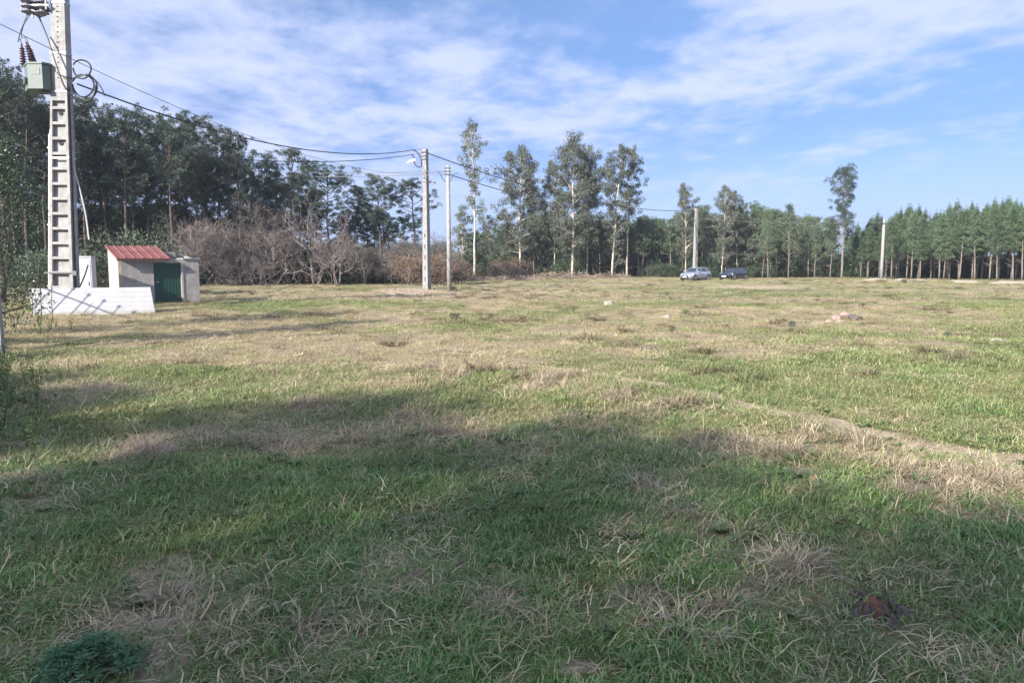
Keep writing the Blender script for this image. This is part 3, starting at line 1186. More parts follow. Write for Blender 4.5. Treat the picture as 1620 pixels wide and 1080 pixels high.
PINES = [tree_kind(gen_pine, M['bark_pine'], M['needles'], 14, 500 + i, c0=c0, R=R) for i, (c0, R) in
         enumerate([(.50, 3.0), (.56, 2.8), (.44, 2.7), (.62, 3.2), (.50, 2.4), (.58, 2.6), (.47, 2.9)])]
YOUNG = [tree_kind(gen_young, M['bark_young'], M['needles_young'], 9, 520 + i, c0=c0, R=R) for i, (c0, R) in
         enumerate([(.36, 1.5), (.42, 1.35), (.33, 1.6), (.40, 1.25), (.45, 1.4), (.38, 1.7)])]
YPINE = [tree_kind(gen_pine, M['bark_young'], M['needles_young'], 10, 540 + i, c0=c0, R=1.6, nl=36, rad=.10, pr=.38, np_=32,
                   prof=([0, .2, .5, .8, 1], [.8, 1, .8, .5, .2]), elev=(15, 60)) for i, c0 in enumerate([.34, .28, .4])]
TALLPINE = tree_kind(gen_pine, M['bark_young'], M['needles'], 15.5, 560, c0=.36, R=2.1, nl=54, pr=.55, np_=56, rad=.2, prof=([0, .2, .32, .42, .65, .85, 1], [1.3, 1.0, .45, .9, 1.05, .95, .45]), elev=(5, 45), dead=14)
EUCS = [tree_kind(gen_euc, M['bark_euc'], M['euc_leaf'], 20, 580 + i, **k) for i, k in enumerate([
    dict(c0=.40, R=3.4, nl=28, prof=([0, .12, .25, .34, .6, .8, 1], [.7, .8, .35, 1.0, 1.05, .75, .3]), cr_=.6, nleaf=52),
    dict(c0=.22, R=4.6, nl=54),
    dict(c0=.22, R=4.8, nl=60, cr_=.9),
    dict(c0=.25, R=4.2, nl=46)])]
EUCY = [tree_kind(gen_euc, M['bark_euc'], M['euc_leaf'], 10, 600 + i, c0=c0, R=2.0, nl=30, rad=.09, cr_=.55, nleaf=60, wob=.06) for i, c0 in enumerate([.22, .32, .18])]


def bare_kind(seed, H, leaves=0, **kw):
    tr, br, lf = gen_bare(seed, H=H, leaves=leaves, **kw)
    p = [('trunk', tr.mesh('trunk', M['bark_bare'], True)), ('branches', br.mesh('branches', M['bark_bare']))]
    if leaves:
        p.append(('withered_leaves', lf.mesh('withered_leaves', M['brown_leaf'])))
    return Kind(p, H)


BARES = [bare_kind(620, 6, levels=5, rad=.09), bare_kind(621, 6, stems=4, spread=.45), bare_kind(622, 6, stems=4, spread=.62, levels=5, rad=.08), bare_kind(623, 6, spread=.58), bare_kind(624, 6, stems=2, spread=.42)]
BROWN = [bare_kind(630, 4, leaves=2200, stems=5, levels=5), bare_kind(631, 4, leaves=1200, stems=5, levels=5)]


def shrub_kind(seed, leafmat, **kw):
    st, fo = gen_shrub(seed, **kw)
    return Kind([('stems', st.mesh('stems', M['bark_dark'])), ('foliage', fo.mesh('foliage', leafmat))], kw.get('H', 1.5))


SHRUBS = [shrub_kind(640 + i, M['shrub_leaf'], H=1.5, R=r, nc=32, nleaf=70) for i, r in enumerate([1.0, 1.2, .9])]
DARKSHRUB = [shrub_kind(650 + i, M['oak_leaf'], H=1.5, R=r, nc=32, nleaf=70) for i, r in enumerate([1.0, 1.2])]


def top_h(u, v, y):
    return at(u, v, y).z


R0 = random.Random(5)


def left_line(u):
    return 47 + 18 * max(0, u) / 690.0


# pines that make the skyline of the wood on the left: column, top row, extra distance, shape, own label
SKY = [(-40, 70, 0, 0, None), (12, 80, 0, 1, None), (48, 108, 3, 2, None), (140, 148, 2, 0, None), (172, 152, 4, 1, None), (203, 165, 0, 4, None),
       (242, 166, 3, 2, None), (275, 176, 0, 3, None), (316, 178, 2, 0, None), (352, 190, 5, 1, None), (384, 203, 0, 2, None), (428, 236, 4, 4, None),
       (464, 230, 2, 0, 'tall pine with a full crown on the skyline left of the pair of wires'),
       (526, 256, 2, 3, 'round headed pine whose crown meets the pair of wires'),
       (560, 291, 5, 2, 'narrow dark pine between the round headed pine and the flat topped one'),
       (602, 272, 2, 1, 'pine with bare lower trunk and open flat crown near the wood end'),
       (655, 282, 3, 0, 'last pine of the wood, dense and dark behind the lamp pole'),
       (497, 300, 6, 4, None), (585, 330, 8, 4, None)]
for i, (u, v, dy, k, lab) in enumerate(SKY):
    y = left_line(u) + 5 + dy
    ords = ['first', 'second', 'third', 'fourth', 'fifth', 'sixth', 'seventh', 'eighth', 'ninth']
    lab = lab or ({-40: 'skyline pine cut by the left edge of the picture', 12: 'skyline pine left of the transformer, near the picture edge', 48: 'skyline pine just behind the green transformer', 497: 'low pine behind the thickets below the round headed one', 585: 'low pine behind the flat topped one at the wood end'}.get(u) or ords[max(0, i - 3)] + ' tall skyline pine counted rightwards from the transformer pole')
    PINES[k].place('pine_tree', gx(u, y), y, top_h(u, v, y), R0.random() * 6.28,
                   lab or 'tall pine on the skyline of the wood behind the shed', 'tree', 'pines in the wood on the left' if lab else 'skyline pines behind the shed', 1.0 + .4 * (u > 480))
prof_u = [-120, 0, 50, 150, 200, 250, 316, 384, 430, 464, 500, 560, 620, 680]
prof_v = [60, 80, 108, 148, 165, 166, 178, 203, 238, 235, 280, 300, 300, 310]
n = 0
for row in range(4):
    for j in range(16):
        u = -130 + 800 * (j + R0.random()) / 16
        y = left_line(u) + 8 + row * 5 + R0.random() * 4
        v = np.interp(u, prof_u, prof_v) + 18 + R0.random() * 55
        h = top_h(u, v, y)
        if h < 4.5:
            continue
        PINES[R0.randrange(7)].place('pine_tree', gx(u, y), y, h, R0.random() * 6.28, 'lower pine filling the dark wood behind the shed', 'tree', 'inner pines of the left wood', 1.0 + .3 * (u > 460), (R0.uniform(-.04, .04), R0.uniform(-.05, .05)))
# bare oaks and thickets in front of that wood
BARE_SPOTS = [(250, 385, 0), (290, 350, 1), (322, 345, 0), (352, 330, 2), (395, 375, 1), (430, 370, 2), (465, 335, 0), (500, 332, 3), (535, 345, 2), (565, 365, 1),
              (600, 372, 3), (630, 380, 2), (660, 385, 1), (480, 385, 2), (340, 395, 2), (580, 395, 2), (410, 400, 3), (525, 395, 1), (275, 405, 3), (690, 370, 0), (375, 360, 3), (445, 400, 1), (615, 405, 1)]
for i, (u, v, k) in enumerate(BARE_SPOTS):
    y = left_line(u) + 1.5 + R0.random() * 3.5
    lab = 'leafless grey oak thicket at the foot of the left wood'
    BARES[(k + i) % 5].place('bare_oak', gx(u, y), y, max(2.2, top_h(u, v, y) * (.8 + .7 * R0.random())), R0.random() * 6.28, lab, 'tree', 'bare oaks along the left wood', .75 + .4 * R0.random())
for u, v, y, k, lab in [(652, 396, 60, 0, 'rusty brown leaved bush left of the lamp pole'), (692, 392, 62, 0, 'rusty brown leaved bush between the two poles'), (725, 402, 64, 1, 'rusty brown bush right of the thin pole'),
                        (790, 405, 84, 1, 'pinkish bare bush under the eucalyptus beside the brush heap'), (822, 402, 86, 0, 'brown leaved bush below the second eucalyptus'),
                        ]:
    BROWN[k].place('brown_bush', gx(u, y), y, top_h(u, v, y), R0.random() * 6.28, lab, 'bush', wide=1.2)
# green shrubs behind the shed
for u, v, y, w, lab in [(170, 355, 42, 1.3, 'green shrub rising behind the red roof, left one'), (210, 350, 43, 1.4, 'tallest green shrub directly above the red roof'), (240, 362, 42, 1.2, 'green shrub above the shed door'), (150, 390, 38, 1.0, 'green shrub between the white cabinet and the shed'),
                        (265, 385, 41, 1.0, 'green shrub behind the right end of the shed'), (60, 385, 40, 1.2, 'green shrub left of the transformer pole')]:
    SHRUBS[R0.randrange(3)].place('shrub', gx(u, y), y, top_h(u, v, y), R0.random() * 6.28, lab, 'shrub', wide=.8)

# eucalyptus stand in the middle
for u, v, y, k, w, lab in [(750, 186, 96, 0, .80, 'slim tallest eucalyptus with an open crown, first of the stand'), (822, 226, 97, 1, .95, 'broad eucalyptus second from the left in the stand'),
                           (905, 206, 95, 2, .9, 'big dense eucalyptus with a white lower trunk in the middle of the stand'), (928, 225, 99, 1, .75, 'dark eucalyptus pressed against the big dense one'),
                           (878, 250, 100, 3, .7, 'narrower eucalyptus left of the big dense one'),
                           (968, 226, 96, 3, .85, 'reddish tinged eucalyptus near the right end of the stand'), (992, 226, 98, 0, .75, 'thin open eucalyptus at the right end of the stand'), (845, 275, 101, 3, .7, 'shorter eucalyptus between the second and the dense one')]:
    EUCS[k].place('eucalyptus', gx(u, y), y, top_h(u, v, y), R0.random() * 6.28, lab, 'tree', 'eucalyptus stand', w)
for u, v, y, lab in [(733, 322, 98, 'small slender eucalyptus left of the tallest one'), (772, 338, 100, 'small eucalyptus right of the tallest one'), (805, 345, 102, 'small eucalyptus below the broad second one')]:
    EUCY[R0.randrange(3)].place('young_eucalyptus', gx(u, y), y, top_h(u, v, y), R0.random() * 6.28, lab, 'tree', 'young eucalyptus below the stand', .9)
for u, v, y, w, lab in [(1085, 287, 96, .75, 'eucalyptus with a ball shaped crown behind the pole by the cars'), (1142, 290, 97, .7, 'eucalyptus with a hooked crown above the black car'), (1166, 297, 99, .7, 'eucalyptus close right of the hooked one')]:
    EUCS[3].place('eucalyptus', gx(u, y), y, top_h(u, v, y), R0.random() * 6.28, lab, 'tree', 'eucalyptus behind the cars', w)
# mixed young wood behind the eucalyptus and the cars
for j in range(165):
    u = 735 + 580 * (j + R0.random()) / 165
    y = 99 + R0.random() * 16
    v = np.interp(u, [735, 800, 860, 1000, 1050, 1100, 1180, 1230, 1300], [366, 352, 338, 338, 340, 320, 314, 326, 340]) + R0.random() ** 1.5 * 40
    if j % 3 == 0:
        EUCY[R0.randrange(3)].place('young_eucalyptus', gx(u, y), y, top_h(u, v, y), R0.random() * 6.28, 'young eucalyptus in the mixed wood behind the cars', 'tree', 'young trees behind the cars', 1.1, (R0.uniform(-.05, .05), R0.uniform(-.05, .05)))
    else:
        YPINE[R0.randrange(3)].place('young_pine', gx(u, y), y, top_h(u, v, y), R0.random() * 6.28, 'thin stemmed young pine in the mixed wood behind the cars', 'tree', 'young pines behind the cars', 1.2, (R0.uniform(-.05, .05), R0.uniform(-.05, .05)))
TALLPINE.place('tall_pine', gx(1331, 94), 94, top_h(1340, 253, 94), 1.0, 'lone tall pine standing above the young trees on the right', 'tree', wide=.88)
for u, v, k, lab in [(1215, 328, 0, 'young pine with a pointed top right of the black car'), (1247, 320, 1, 'tallest pointed young pine between the black car and the lone tall pine'), (1313, 345, 2, 'thin young pine just left of the lone tall pine'), (1288, 352, 0, 'small young pine with a candle top left of the lone tall pine')]:
    YPINE[k].place('young_pine', gx(u, 95), 95, top_h(u, v, 95), R0.random() * 6.28, lab, 'tree', 'young pines beside the lone tall pine', .9)
# planted pines on the right
for row in range(7):
    for j in range(16):
        u = 1345 + 330 * (j + .15 + .7 * R0.random()) / 16 - row * 2
        y = np.interp(u, [1340, 1400, 1620, 1700], [96, 90, 76, 72]) + row * 2.7 + R0.random() * 1.2
        v = np.interp(u, [1345, 1370, 1450, 1530, 1640], [350, 336, 316, 310, 304]) + R0.random() ** 1.3 * 34 + (0 if row else 10)
        YOUNG[R0.randrange(6)].place('planted_pine', gx(u, y), y, top_h(u, v, y), R0.random() * 6.28,
                                     (['first', 'second', 'third', 'fourth', 'fifth', 'sixth', 'seventh', 'eighth', 'ninth', 'tenth', 'eleventh', 'twelfth', 'thirteenth', 'fourteenth', 'fifteenth', 'last'][j] + ' planted pine of the front row counted from the lone tall pine') if row == 0 else 'planted pine inside the plantation on the right',
                                     'tree', 'front row of planted pines' if row == 0 else 'inner rows of planted pines', 1.25, (R0.uniform(-.04, .04), R0.uniform(-.04, .04)))

FILL = [gen_shrub(690 + i, R=2.3, H=5, nc=70, nleaf=150, leaf=(.20, .07), cr_=.65) for i in range(3)]
FILL = [f[1].mesh('fill_foliage', M['needles'] if i else M['shrub_leaf']) for i, f in enumerate(FILL)]


# undergrowth below and behind the woods, and the far wood that closes the view
rngU = np.random.default_rng(31)


def undergrowth():
    pts, sc, big, sc2 = [], [], [], []
    for i in range(420):
        u = -180 + 900 * rngU.random()
        y = left_line(u) + 4 + 24 * rngU.random()
        pts.append((gx(u, y), y))
        sc.append(.8 + 1.0 * rngU.random())
    for i in range(230):
        u = -180 + 860 * rngU.random()
        y = left_line(u) + 13 + 20 * rngU.random()
        pts.append((gx(u, y), y))
        sc2.append(((.75 + .8 * rngU.random()) * (1.0 if u < 430 else .5)))
        big.append(pts.pop())
    for i in range(420):
        u = 700 + 980 * rngU.random()
        y = np.interp(u, [700, 1300, 1620], [98, 99, 86]) + 26 * rngU.random()
        pts.append((gx(u, y), y))
        sc.append(.7 + 1.3 * rngU.random())
    P = np.array(pts)
    Z = terr(P[:, 0], P[:, 1])
    ms = [k.parts[1][1] for k in DARKSHRUB] + [SHRUBS[0].parts[1][1]]
    scatter('undergrowth', ms, np.column_stack([P, Z]), sc, rngU, 'dark undergrowth under the trees', .05)
    pts, sc = [], []
    for i in range(520):
        u = -250 + 2150 * rngU.random()
        y = 135 + 40 * rngU.random()
        pts.append((gx(u, y), y))
        sc.append((.65 if u > 700 else 1.05) * (.7 + .5 * rngU.random()))
    P = np.array(pts + big)
    sc = sc + sc2
    ms = FILL
    Z = terr(P[:, 0], P[:, 1])
    scatter('far_woods', ms, np.column_stack([P, Z]), sc, rngU, 'far woods closing the view between the trunks', .03)


undergrowth()

# trees that stand behind and beside the camera; they shade the near field
OAKS = [tree_kind(gen_broad, M['bark_dark'], M['oak_leaf'], 7, 660 + i, R=2.9, nc=125, nleaf=160, leaf=(.10, .07), cr_=.62) for i in range(3)]
TALL = [tree_kind(gen_broad, M['bark_dark'], M['oak_leaf'], 7, 670 + i, R=2.9, z0=.58, nc=105, nleaf=175, leaf=(.09, .06), cr_=.5) for i in range(3)]
for x, y, h, k, w, lab in [
        (-23.5, -12.8, 15.0, 0, .62, 'evergreen oak behind the camera, far left of the row'), (-19.7, -13.6, 15.2, 1, .62, 'evergreen oak behind the camera, second of the row'),
        (-16.3, -13.8, 14.5, 2, .62, 'evergreen oak behind the camera, third of the row'), (-13.3, -14.6, 13.3, 0, .62, 'evergreen oak behind the camera, fourth of the row'),
        (-10.1, -14.2, 11.9, 1, .62, 'evergreen oak behind the camera, fifth of the row'), (-6.7, -14.8, 12.2, 2, .62, 'evergreen oak behind the camera, sixth of the row'),
        (-3.1, -14.4, 11.6, 0, .65, 'evergreen oak behind the camera, right end of the row'), (-27.5, -11.5, 14.4, 2, .62, 'evergreen oak behind the camera beyond the row on the left'), (-14.8, 8.2, 9.4, 2, .26, 'slender evergreen oak outside the left boundary'), (-9.8, .9, 4.4, 1, .8, 'low evergreen oak left of the camera'), (-11.6, 4.2, 4.4, 2, .8, 'low evergreen oak outside the left boundary, middle one'), (-13.4, 7.6, 4.2, 0, .8, 'low evergreen oak outside the left boundary, far one'), (-14.9, 10.9, 3.3, 1, .8, 'low evergreen oak beside the boundary fence')]:
    (TALL if h > 9 else OAKS)[k].place('evergreen_oak', x, y, h, k * 1.3 + x, lab, 'tree', wide=w)
# leafy tree cut by the left edge of the picture
NEAR = [tree_kind(gen_broad, M['bark_dark'], M['oak_leaf'], 7, 680 + i, R=2.1, nc=110, nleaf=150, z0=.03, leaf=(.075, .05), cr_=.5) for i in range(2)]
for u, y, h, k, w, lab in [(-24, 17.0, 5.7, 0, .9, 'dark leafy evergreen tree at the left edge of the picture'), (-60, 14.5, 2.6, 1, .7, 'lower leafy evergreen in front of the tree at the left edge'),
                           (5, 30, 6.6, 1, .9, 'dark evergreen tree behind the left end of the white panel')]:
    NEAR[k].place('evergreen_tree', gx(u, y), y, h, k + 2.0, lab, 'tree', wide=w)

# ------------------------------------------------------------------ transformer pole
def catenary(a, b, sag, n=24):
    a, b = Vector(a), Vector(b)
    return [a.lerp(b, t) - Vector((0, 0, sag * 4 * t * (1 - t))) for t in np.linspace(0, 1, n)]


def smooth(pts, n=8):
    """Catmull-Rom through points."""
    P = [Vector(p) for p in pts]
    P = [P[0] * 2 - P[1]] + P + [P[-1] * 2 - P[-2]]
    out = []
    for i in range(1, len(P) - 2):
        for k in range(n):
            t = k / n
            out.append(0.5 * ((2 * P[i]) + (P[i + 1] - P[i - 1]) * t + (2 * P[i - 1] - 5 * P[i] + 4 * P[i + 1] - P[i + 2]) * t * t
                              + (3 * P[i] - P[i - 1] - 3 * P[i + 1] + P[i + 2]) * t ** 3))
    out.append(P[-2])
    return out


TY = 26.0
TP = Vector((gx(103, TY), TY, 0))


def tl(u, v, y=TY):
    return at(u, v, y) - TP


def make_transformer_pole():
    t = thing('transformer_pole', 'massive pale concrete pole with ladder like recesses carrying a green transformer', 'power pole', TP)
    lean = lambda z: 0.045 * z
    hw = lambda z: .43 - .0195 * z          # half width
    hd = lambda z: .22 - .006 * z           # half depth
    Z0, ZR, Z1 = -.5, 7.15, 12.4

    def slab(x0, x1, y0, y1, z0, z1, mb):
        # x0.. are fractions of the half width, y of the half depth
        def ring(z):
            return [(lean(z) + hw(z) * a, hd(z) * b, z) for a, b in ((x0, y0), (x1, y0), (x1, y1), (x0, y1))]
        mb.hexa(ring(z0), ring(z1))
    for s in (-1, 1):
        m = MB()
        slab(*((-1, -.74) if s < 0 else (.74, 1)), -1, 1, Z0, ZR, m)
        m.build('flange', M['concrete_pale'], t)
    m = MB()
    slab(-.735, .735, -.30, .5, Z0, ZR, m)
    m.build('web', M['concrete_pale'], t)
    z = .35
    while z < ZR - .1:
        m = MB()
        slab(-.737, .737, -.97, -.305, z - .045, z + .045, m)
        m.build('rung', M['concrete_pale'], t)
        z += .505
    m = MB()
    slab(-1, 1, -1, 1, ZR + .002, Z1, m)
    m.build('shaft', M['concrete_pale'], t)
    # bolt holes of the upper shaft, set on the front face
    for i in range(17):
        z = 7.9 + i * .165
        m = MB()
        w = .05 if i % 6 == 1 else .025
        m.box(lean(z) - w, lean(z) + w, -hd(z) - .006, -hd(z) + .01, z - .018, z + .018)
        m.build('bolt_hole', M['hole'], t)
    for z in (6.75, 5.75):
        m = MB()
        m.lathe([(.075, 0), (.075, .012)], 10, M=Matrix.Translation((lean(z), hd(z) * -.30 - .012, z)) @ Matrix.Rotation(math.pi / 2, 4, 'X'))
        m.build('web_hole', M['hole'], t)
    # steel bands round the shaft
    for z in (8.72, 7.45, 5.25, 10.35):
        m = MB()
        a, b = hw(z) + .012, hd(z) + .012
        for q in ((-a, a, -b - .006, -b), (-a, a, b, b + .006), (-a - .006, -a, -b, b), (a, a + .006, -b, b)):
            m.box(lean(z) + q[0], lean(z) + q[1], q[2], q[3], z - .03, z + .03)
        m.build('steel_band', M['steel'], t)
    # earth conduit up the left flank with clamps
    m = MB()
    m.tube([(lean(z) - hw(z) - .075, -.08, z) for z in (0, 2, 4, 6.05)], .035, 8)
    m.tube([(lean(6.0) - hw(6.0) - .075, -.08, 5.95), (lean(6.2) - hw(6.2) - .05, -.08, 6.2), (lean(6.4) - hw(6.4) - .02, -.08, 6.35)], .02, 6)
    c = m.build('conduit', M['pvc'], t)
    for z in (.9, 3.0, 5.6):
        k = MB()
        k.box(lean(z) - hw(z) - .125, lean(z) - hw(z), -.125, -.035, z - .025, z + .025)
        k.build('clamp', M['steel'], c)
    m = MB()
    m.tube([(lean(z) + hw(z) + .035, -.10, z) for z in (-.1, 2, 4, 6, 7.6)], .022, 6)
    m.build('down_cable', M['cable'], t)
    m = MB()
    m.tube(smooth([(lean(5) + hw(5) + .02, 0, 5.0), (lean(5) + hw(5) + .16, .05, 4.3), (lean(4) + hw(4) + .32, .1, 3.4), (lean(3) + hw(3) + .42, .1, 2.5)], 5), .025, 6)
    m.build('loose_conduit', M['pvc'], t)
    # bracket with terminals near the foot
    m = MB()
    zb = 1.35
    m.box(lean(zb) - hw(zb) - .15, lean(zb) + hw(zb) + .18, -hd(zb) - .03, -hd(zb) - .004, zb - .025, zb + .025)
    m.box(lean(zb) + hw(zb) + .02, lean(zb) + hw(zb) + .16, -hd(zb) - .05, -hd(zb) + .06, zb - .09, zb + .07)
    m.build('foot_bracket', M['dark_steel'], t)
    m = MB()
    m.tube(smooth([(lean(1) + hw(1) - .15, -.25, .45), (lean(1) + hw(1) + .2, -.3, .75), (lean(1) + hw(1) + .42, -.25, 1.2), (lean(1) + hw(1) + .5, -.1, 1.62)], 5), .025, 6)
    m.build('earth_lead', M['cable'], t)

    # transformer tank hung on the left flank
    a = tl(41, 140)
    b = tl(86, 110)
    x0, x1 = a.x, b.x
    zb, zt = tl(60, 142).z, tl(60, 107).z
    m = MB()
    bot = [(x0, -.02, zb), (x0 + .38, -.46, zb), (x1 - .14, -.46, zb), (x1, -.30, zb), (x1, .30, zb), (x1 - .14, .42, zb), (x0 + .2, .42, zb), (x0, .25, zb)]
    m.hexa(bot, [(p[0], p[1], zt) for p in bot])
    tank = m.build('transformer', M['transformer'], t)
    m = MB()
    cx, cy = (x0 + x1) / 2, 0
    lid = [(cx + (p[0] - cx) * 1.06, p[1] * 1.06, zt + .003) for p in bot]
    m.hexa(lid, [(p[0], p[1], zt + .06) for p in lid])
    m.build('lid', M['transformer'], tank)
    m = MB()
    base = [(cx + (p[0] - cx) * 1.03, p[1] * 1.03, zb - .07) for p in bot]
    m.hexa(base, [(p[0], p[1], zb - .003) for p in base])
    m.build('base_rim', M['transformer'], tank)
    m = MB()
    m.box(x1 - .52, x1 - .22, -.475, -.463, zt - .33, zt - .30)
    m.box(x1 - .25, x1 - .22, -.475, -.463, zt - .30, zt - .12)
    m.build('name_plate', M['dark_steel'], tank)
    m = MB()
    m.hexa([(x0 + .03, -.10, zb + .12), (x0 + .30, -.41, zb + .12), (x0 + .26, -.45, zb + .12), (x0 - .01, -.14, zb + .12)],
           [(x0 + .14, -.22, zb + .3), (x0 + .33, -.44, zb + .3), (x0 + .29, -.48, zb + .3), (x0 + .10, -.26, zb + .3)])
    m.build('valve_cover', M['dark_steel'], tank)
    m = MB()
    for zz in (zb + .12, zt - .15):
        m.box(x1 - .05, lean(zz) - hw(zz) + .03, -.12, .12, zz - .05, zz + .05)
    m.box(x1 - .4, lean(zb) - hw(zb) + .05, -.2, -.14, zb - .17, zb - .08)
    m.build('bracket', M['dark_steel'], tank)
    heads = []
    for (u, v), y, dxl in (((59, 104), -.2, -.30), ((34, 100), .12, -.05), ((46, 103), .28, -.2)):
        p = tl(u, v)
        p = Vector((p.x, y, zt + .06))
        Mx = Matrix.Translation(p) @ Matrix.Rotation(dxl * .9, 4, 'Y')
        prof = [(.09, 0)]
        for k in range(7):
            z = .05 + k * .085
            prof += [(.055, z), (.125 - .006 * k, z + .03), (.055, z + .05)]
        prof += [(.03, .66), (.03, .74)]
        m = MB()
        m.lathe(prof, 12, M=Mx)
        m.build('bushing', M['porcelain'], tank)
        heads.append(Mx @ Vector((0, 0, .74)))
    # insulators and fuse frame high on the left flank
    hb = thing('fuse_frame', None, None)
    hb.parent = t
    m = MB()
    zf = tl(60, 27).z
    xr = lean(zf) - hw(zf) + .05
    xl = tl(43, 20).x
    for dy in (-.28, .28):
        m.box(xl, xr, dy - .025, dy + .025, zf + .25, zf + .32)
        m.box(xl - .02, xl + .02, dy - .02, dy + .02, zf + .05, zf + 1.3)
        m.box(xr - .13, xr - .08, dy - .02, dy + .02, zf + .15, zf + 1.3)
    m.box(xl, xr, -.30, .30, zf + 1.22, zf + 1.28)
    m.tube([(xr - .5, -.2, zf + .02), (xr - .05, -.2, zf + .22)], .03, 6)
    m.build('frame', M['dark_steel'], hb)
    feet = []
    for k, (du, dy) in enumerate(((52, -.25), (62, .0), (72, -.15))):
        p = tl(du, 27)
        prof = [(.05, -.04)]
        for q in range(7):
            z = q * .165
            prof += [(.09, z), (.205, z + .05), (.20, z + .075), (.09, z + .10)]
        prof += [(.05, 1.2)]
        m = MB()
        m.lathe(prof, 16, M=Matrix.Translation((p.x, dy, zf + .02)))
        m.build('insulator', M['grey_insulator'], hb)
        feet.append(Vector((p.x, dy, zf - .02)))
    # leads from the insulators to the transformer
    kink = [tl(30, 62), tl(28, 66), tl(34, 58)]
    for k in range(3):
        m = MB()
        m.tube(smooth([feet[0] + Vector((.06 * k - .05, 0, 0)), (feet[0] + kink[k]) / 2 + Vector((-.03, 0, .03)), kink[k], kink[k] * .45 + heads[k] * .55 + Vector((.02, 0, .12)), heads[k]], 6), .013, 5)
        m.build('lead', M['cable_grey'], t)
    m = MB()
    m.tube(smooth([feet[1], tl(75, 60, TY - .3), tl(84, 88, TY - .4), tl(94, 118, TY - .45), tl(105, 142, TY - .4), tl(120, 156, TY - .3), tl(136, 161, TY - .2), tl(148, 152, TY - .15), tl(152, 135, TY - .1)], 6), .028, 6)
    m.build('main_cable', M['cable'], t)
    # coiled spare cable on the right flank
    for (u, v, r, dy) in ((130, 110, .30, -.1), (134, 139, .42, -.05), (132, 136, .36, .02)):
        c = tl(u, v, TY + dy)
        m = MB()
        m.tube([c + Vector((r * math.cos(q), .04 * math.sin(2 * q), r * 1.02 * math.sin(q))) for q in np.linspace(math.pi * .95, math.pi * 2.85, 30)], .026, 6)
        m.build('cable_coil', M['cable'], t)
    m = MB()
    m.tube(smooth([tl(92, 118, TY - .3), tl(103, 122, TY - .33), tl(113, 124, TY - .2), tl(122, 123, TY - .1), tl(138, 117, TY - .1)], 5), .02, 5)
    m.tube(smooth([tl(140, 117, TY - .1), tl(152, 128, TY - .1), tl(162, 142, TY - .1), tl(165, 152, TY - .1)], 5), .02, 5)
    m.build('service_cable', M['cable'], t)
    return t


make_transformer_pole()

# ------------------------------------------------------------------ the other poles and the lines
P1Y, P2Y, P3Y, P4Y = 50.0, 46.0, 84.5, 84.0


def square_pole(loc, H, wb, wt, rz, label, slots, dz=0):
    t = thing('power_pole', label, 'power pole', loc, rz, 'concrete poles of the line')
    m = MB()
    ring = lambda w, z: [(-w, -w, z), (w, -w, z), (w, w, z), (-w, w, z)]
    m.hexa(ring(wb / 2, -.4), ring(wt / 2, H))
    m.build('shaft', M['concrete'], t)
    for z in slots:
        w = (wb + (wt - wb) * (z + .4) / (H + .4)) / 2
        k = MB()
        k.box(-.035, .035, -w - .006, -w + .02, z - .13, z + .13)
        k.build('slot', M['hole'], t)
    return t


p1 = Vector((gx(675.5, P1Y), P1Y, 0))
P1TOP = at(671, 236, P1Y).z
pole1 = square_pole(p1, P1TOP, .43, .26, math.radians(-28), 'square concrete pole with dark slots and a white street lamp', [.7 + i * .72 for i in range(5)])
l1 = lambda u, v, y=P1Y: Matrix.Rotation(math.radians(28), 4, 'Z') @ (at(u, v, y) - p1)
m = MB()
m.tube([l1(669, 258), l1(661, 258), l1(656, 257)], .022, 6)
lamp = m.build('lamp_arm', M['steel'], pole1)
m = MB()
a, b = l1(644, 258.5), l1(657, 255)
ax = (b - a).normalized()
sd = ax.cross(Vector((0, 0, 1))).normalized()
for f0, f1, w0, w1, h0, h1 in ((0, .35, .06, .13, .05, .14), (.35, 1, .13, .09, .14, .17)):
    A, B = a.lerp(b, f0), a.lerp(b, f1)
    m.hexa([A - sd * w0, A + sd * w0, B + sd * w1, B - sd * w1],
           [A - sd * w0 * .7 + Vector((0, 0, h0)), A + sd * w0 * .7 + Vector((0, 0, h0)), B + sd * w1 * .7 + Vector((0, 0, h1)), B - sd * w1 * .7 + Vector((0, 0, h1))])
m.build('lamp_head', M['lamp_shell'], lamp)
m = MB()
for v in (241, 247, 252):
    c = l1(671, v)
    m.box(c.x - .2, c.x + .2, -.2, .2, c.z - .03, c.z + .03)
m.build('clamp_bands', M['dark_steel'], pole1)
m = MB()
m.tube(smooth([l1(654, 237.5), l1(660, 241), l1(665, 249), l1(667, 258), l1(666, 264), l1(661, 264), l1(656, 259), l1(655, 250), l1(652, 245)], 5), .035, 5)
m.build('hanging_loops', M['cable'], pole1)

p2 = Vector((gx(711, P2Y), P2Y, 0))
pole2 = thing('power_pole', 'thin round pale pole right of the lamp pole', 'power pole', p2, 0, 'concrete poles of the line')
P2TOP = at(709, 262, P2Y).z
m = MB()
m.tube([(0, 0, -.4), (-.01, 0, P2TOP / 2), (-.02, 0, P2TOP)], [.145, .125, .10], 12)
m.build('shaft', M['concrete_pale'], pole2, True)
m = MB()
for v in (266, 271, 276):
    z = at(709, v, P2Y).z
    m.box(-.17, .14, -.13, .13, z - .025, z + .025)
    m.tube([(-.17, 0, z), (-.26, 0, z)], .03, 5)
m.build('clamp_bands', M['dark_steel'], pole2)
m = MB()
l2 = lambda u, v: at(u, v, P2Y) - p2
m.tube(smooth([l2(692, 271), l2(697, 276), l2(700, 283), l2(705, 288)], 5), .02, 5)
m.tube(smooth([l2(712, 288), l2(715, 281), l2(719, 275), l2(726, 274)], 5), .02, 5)
m.build('hanging_loops', M['cable'], pole2)

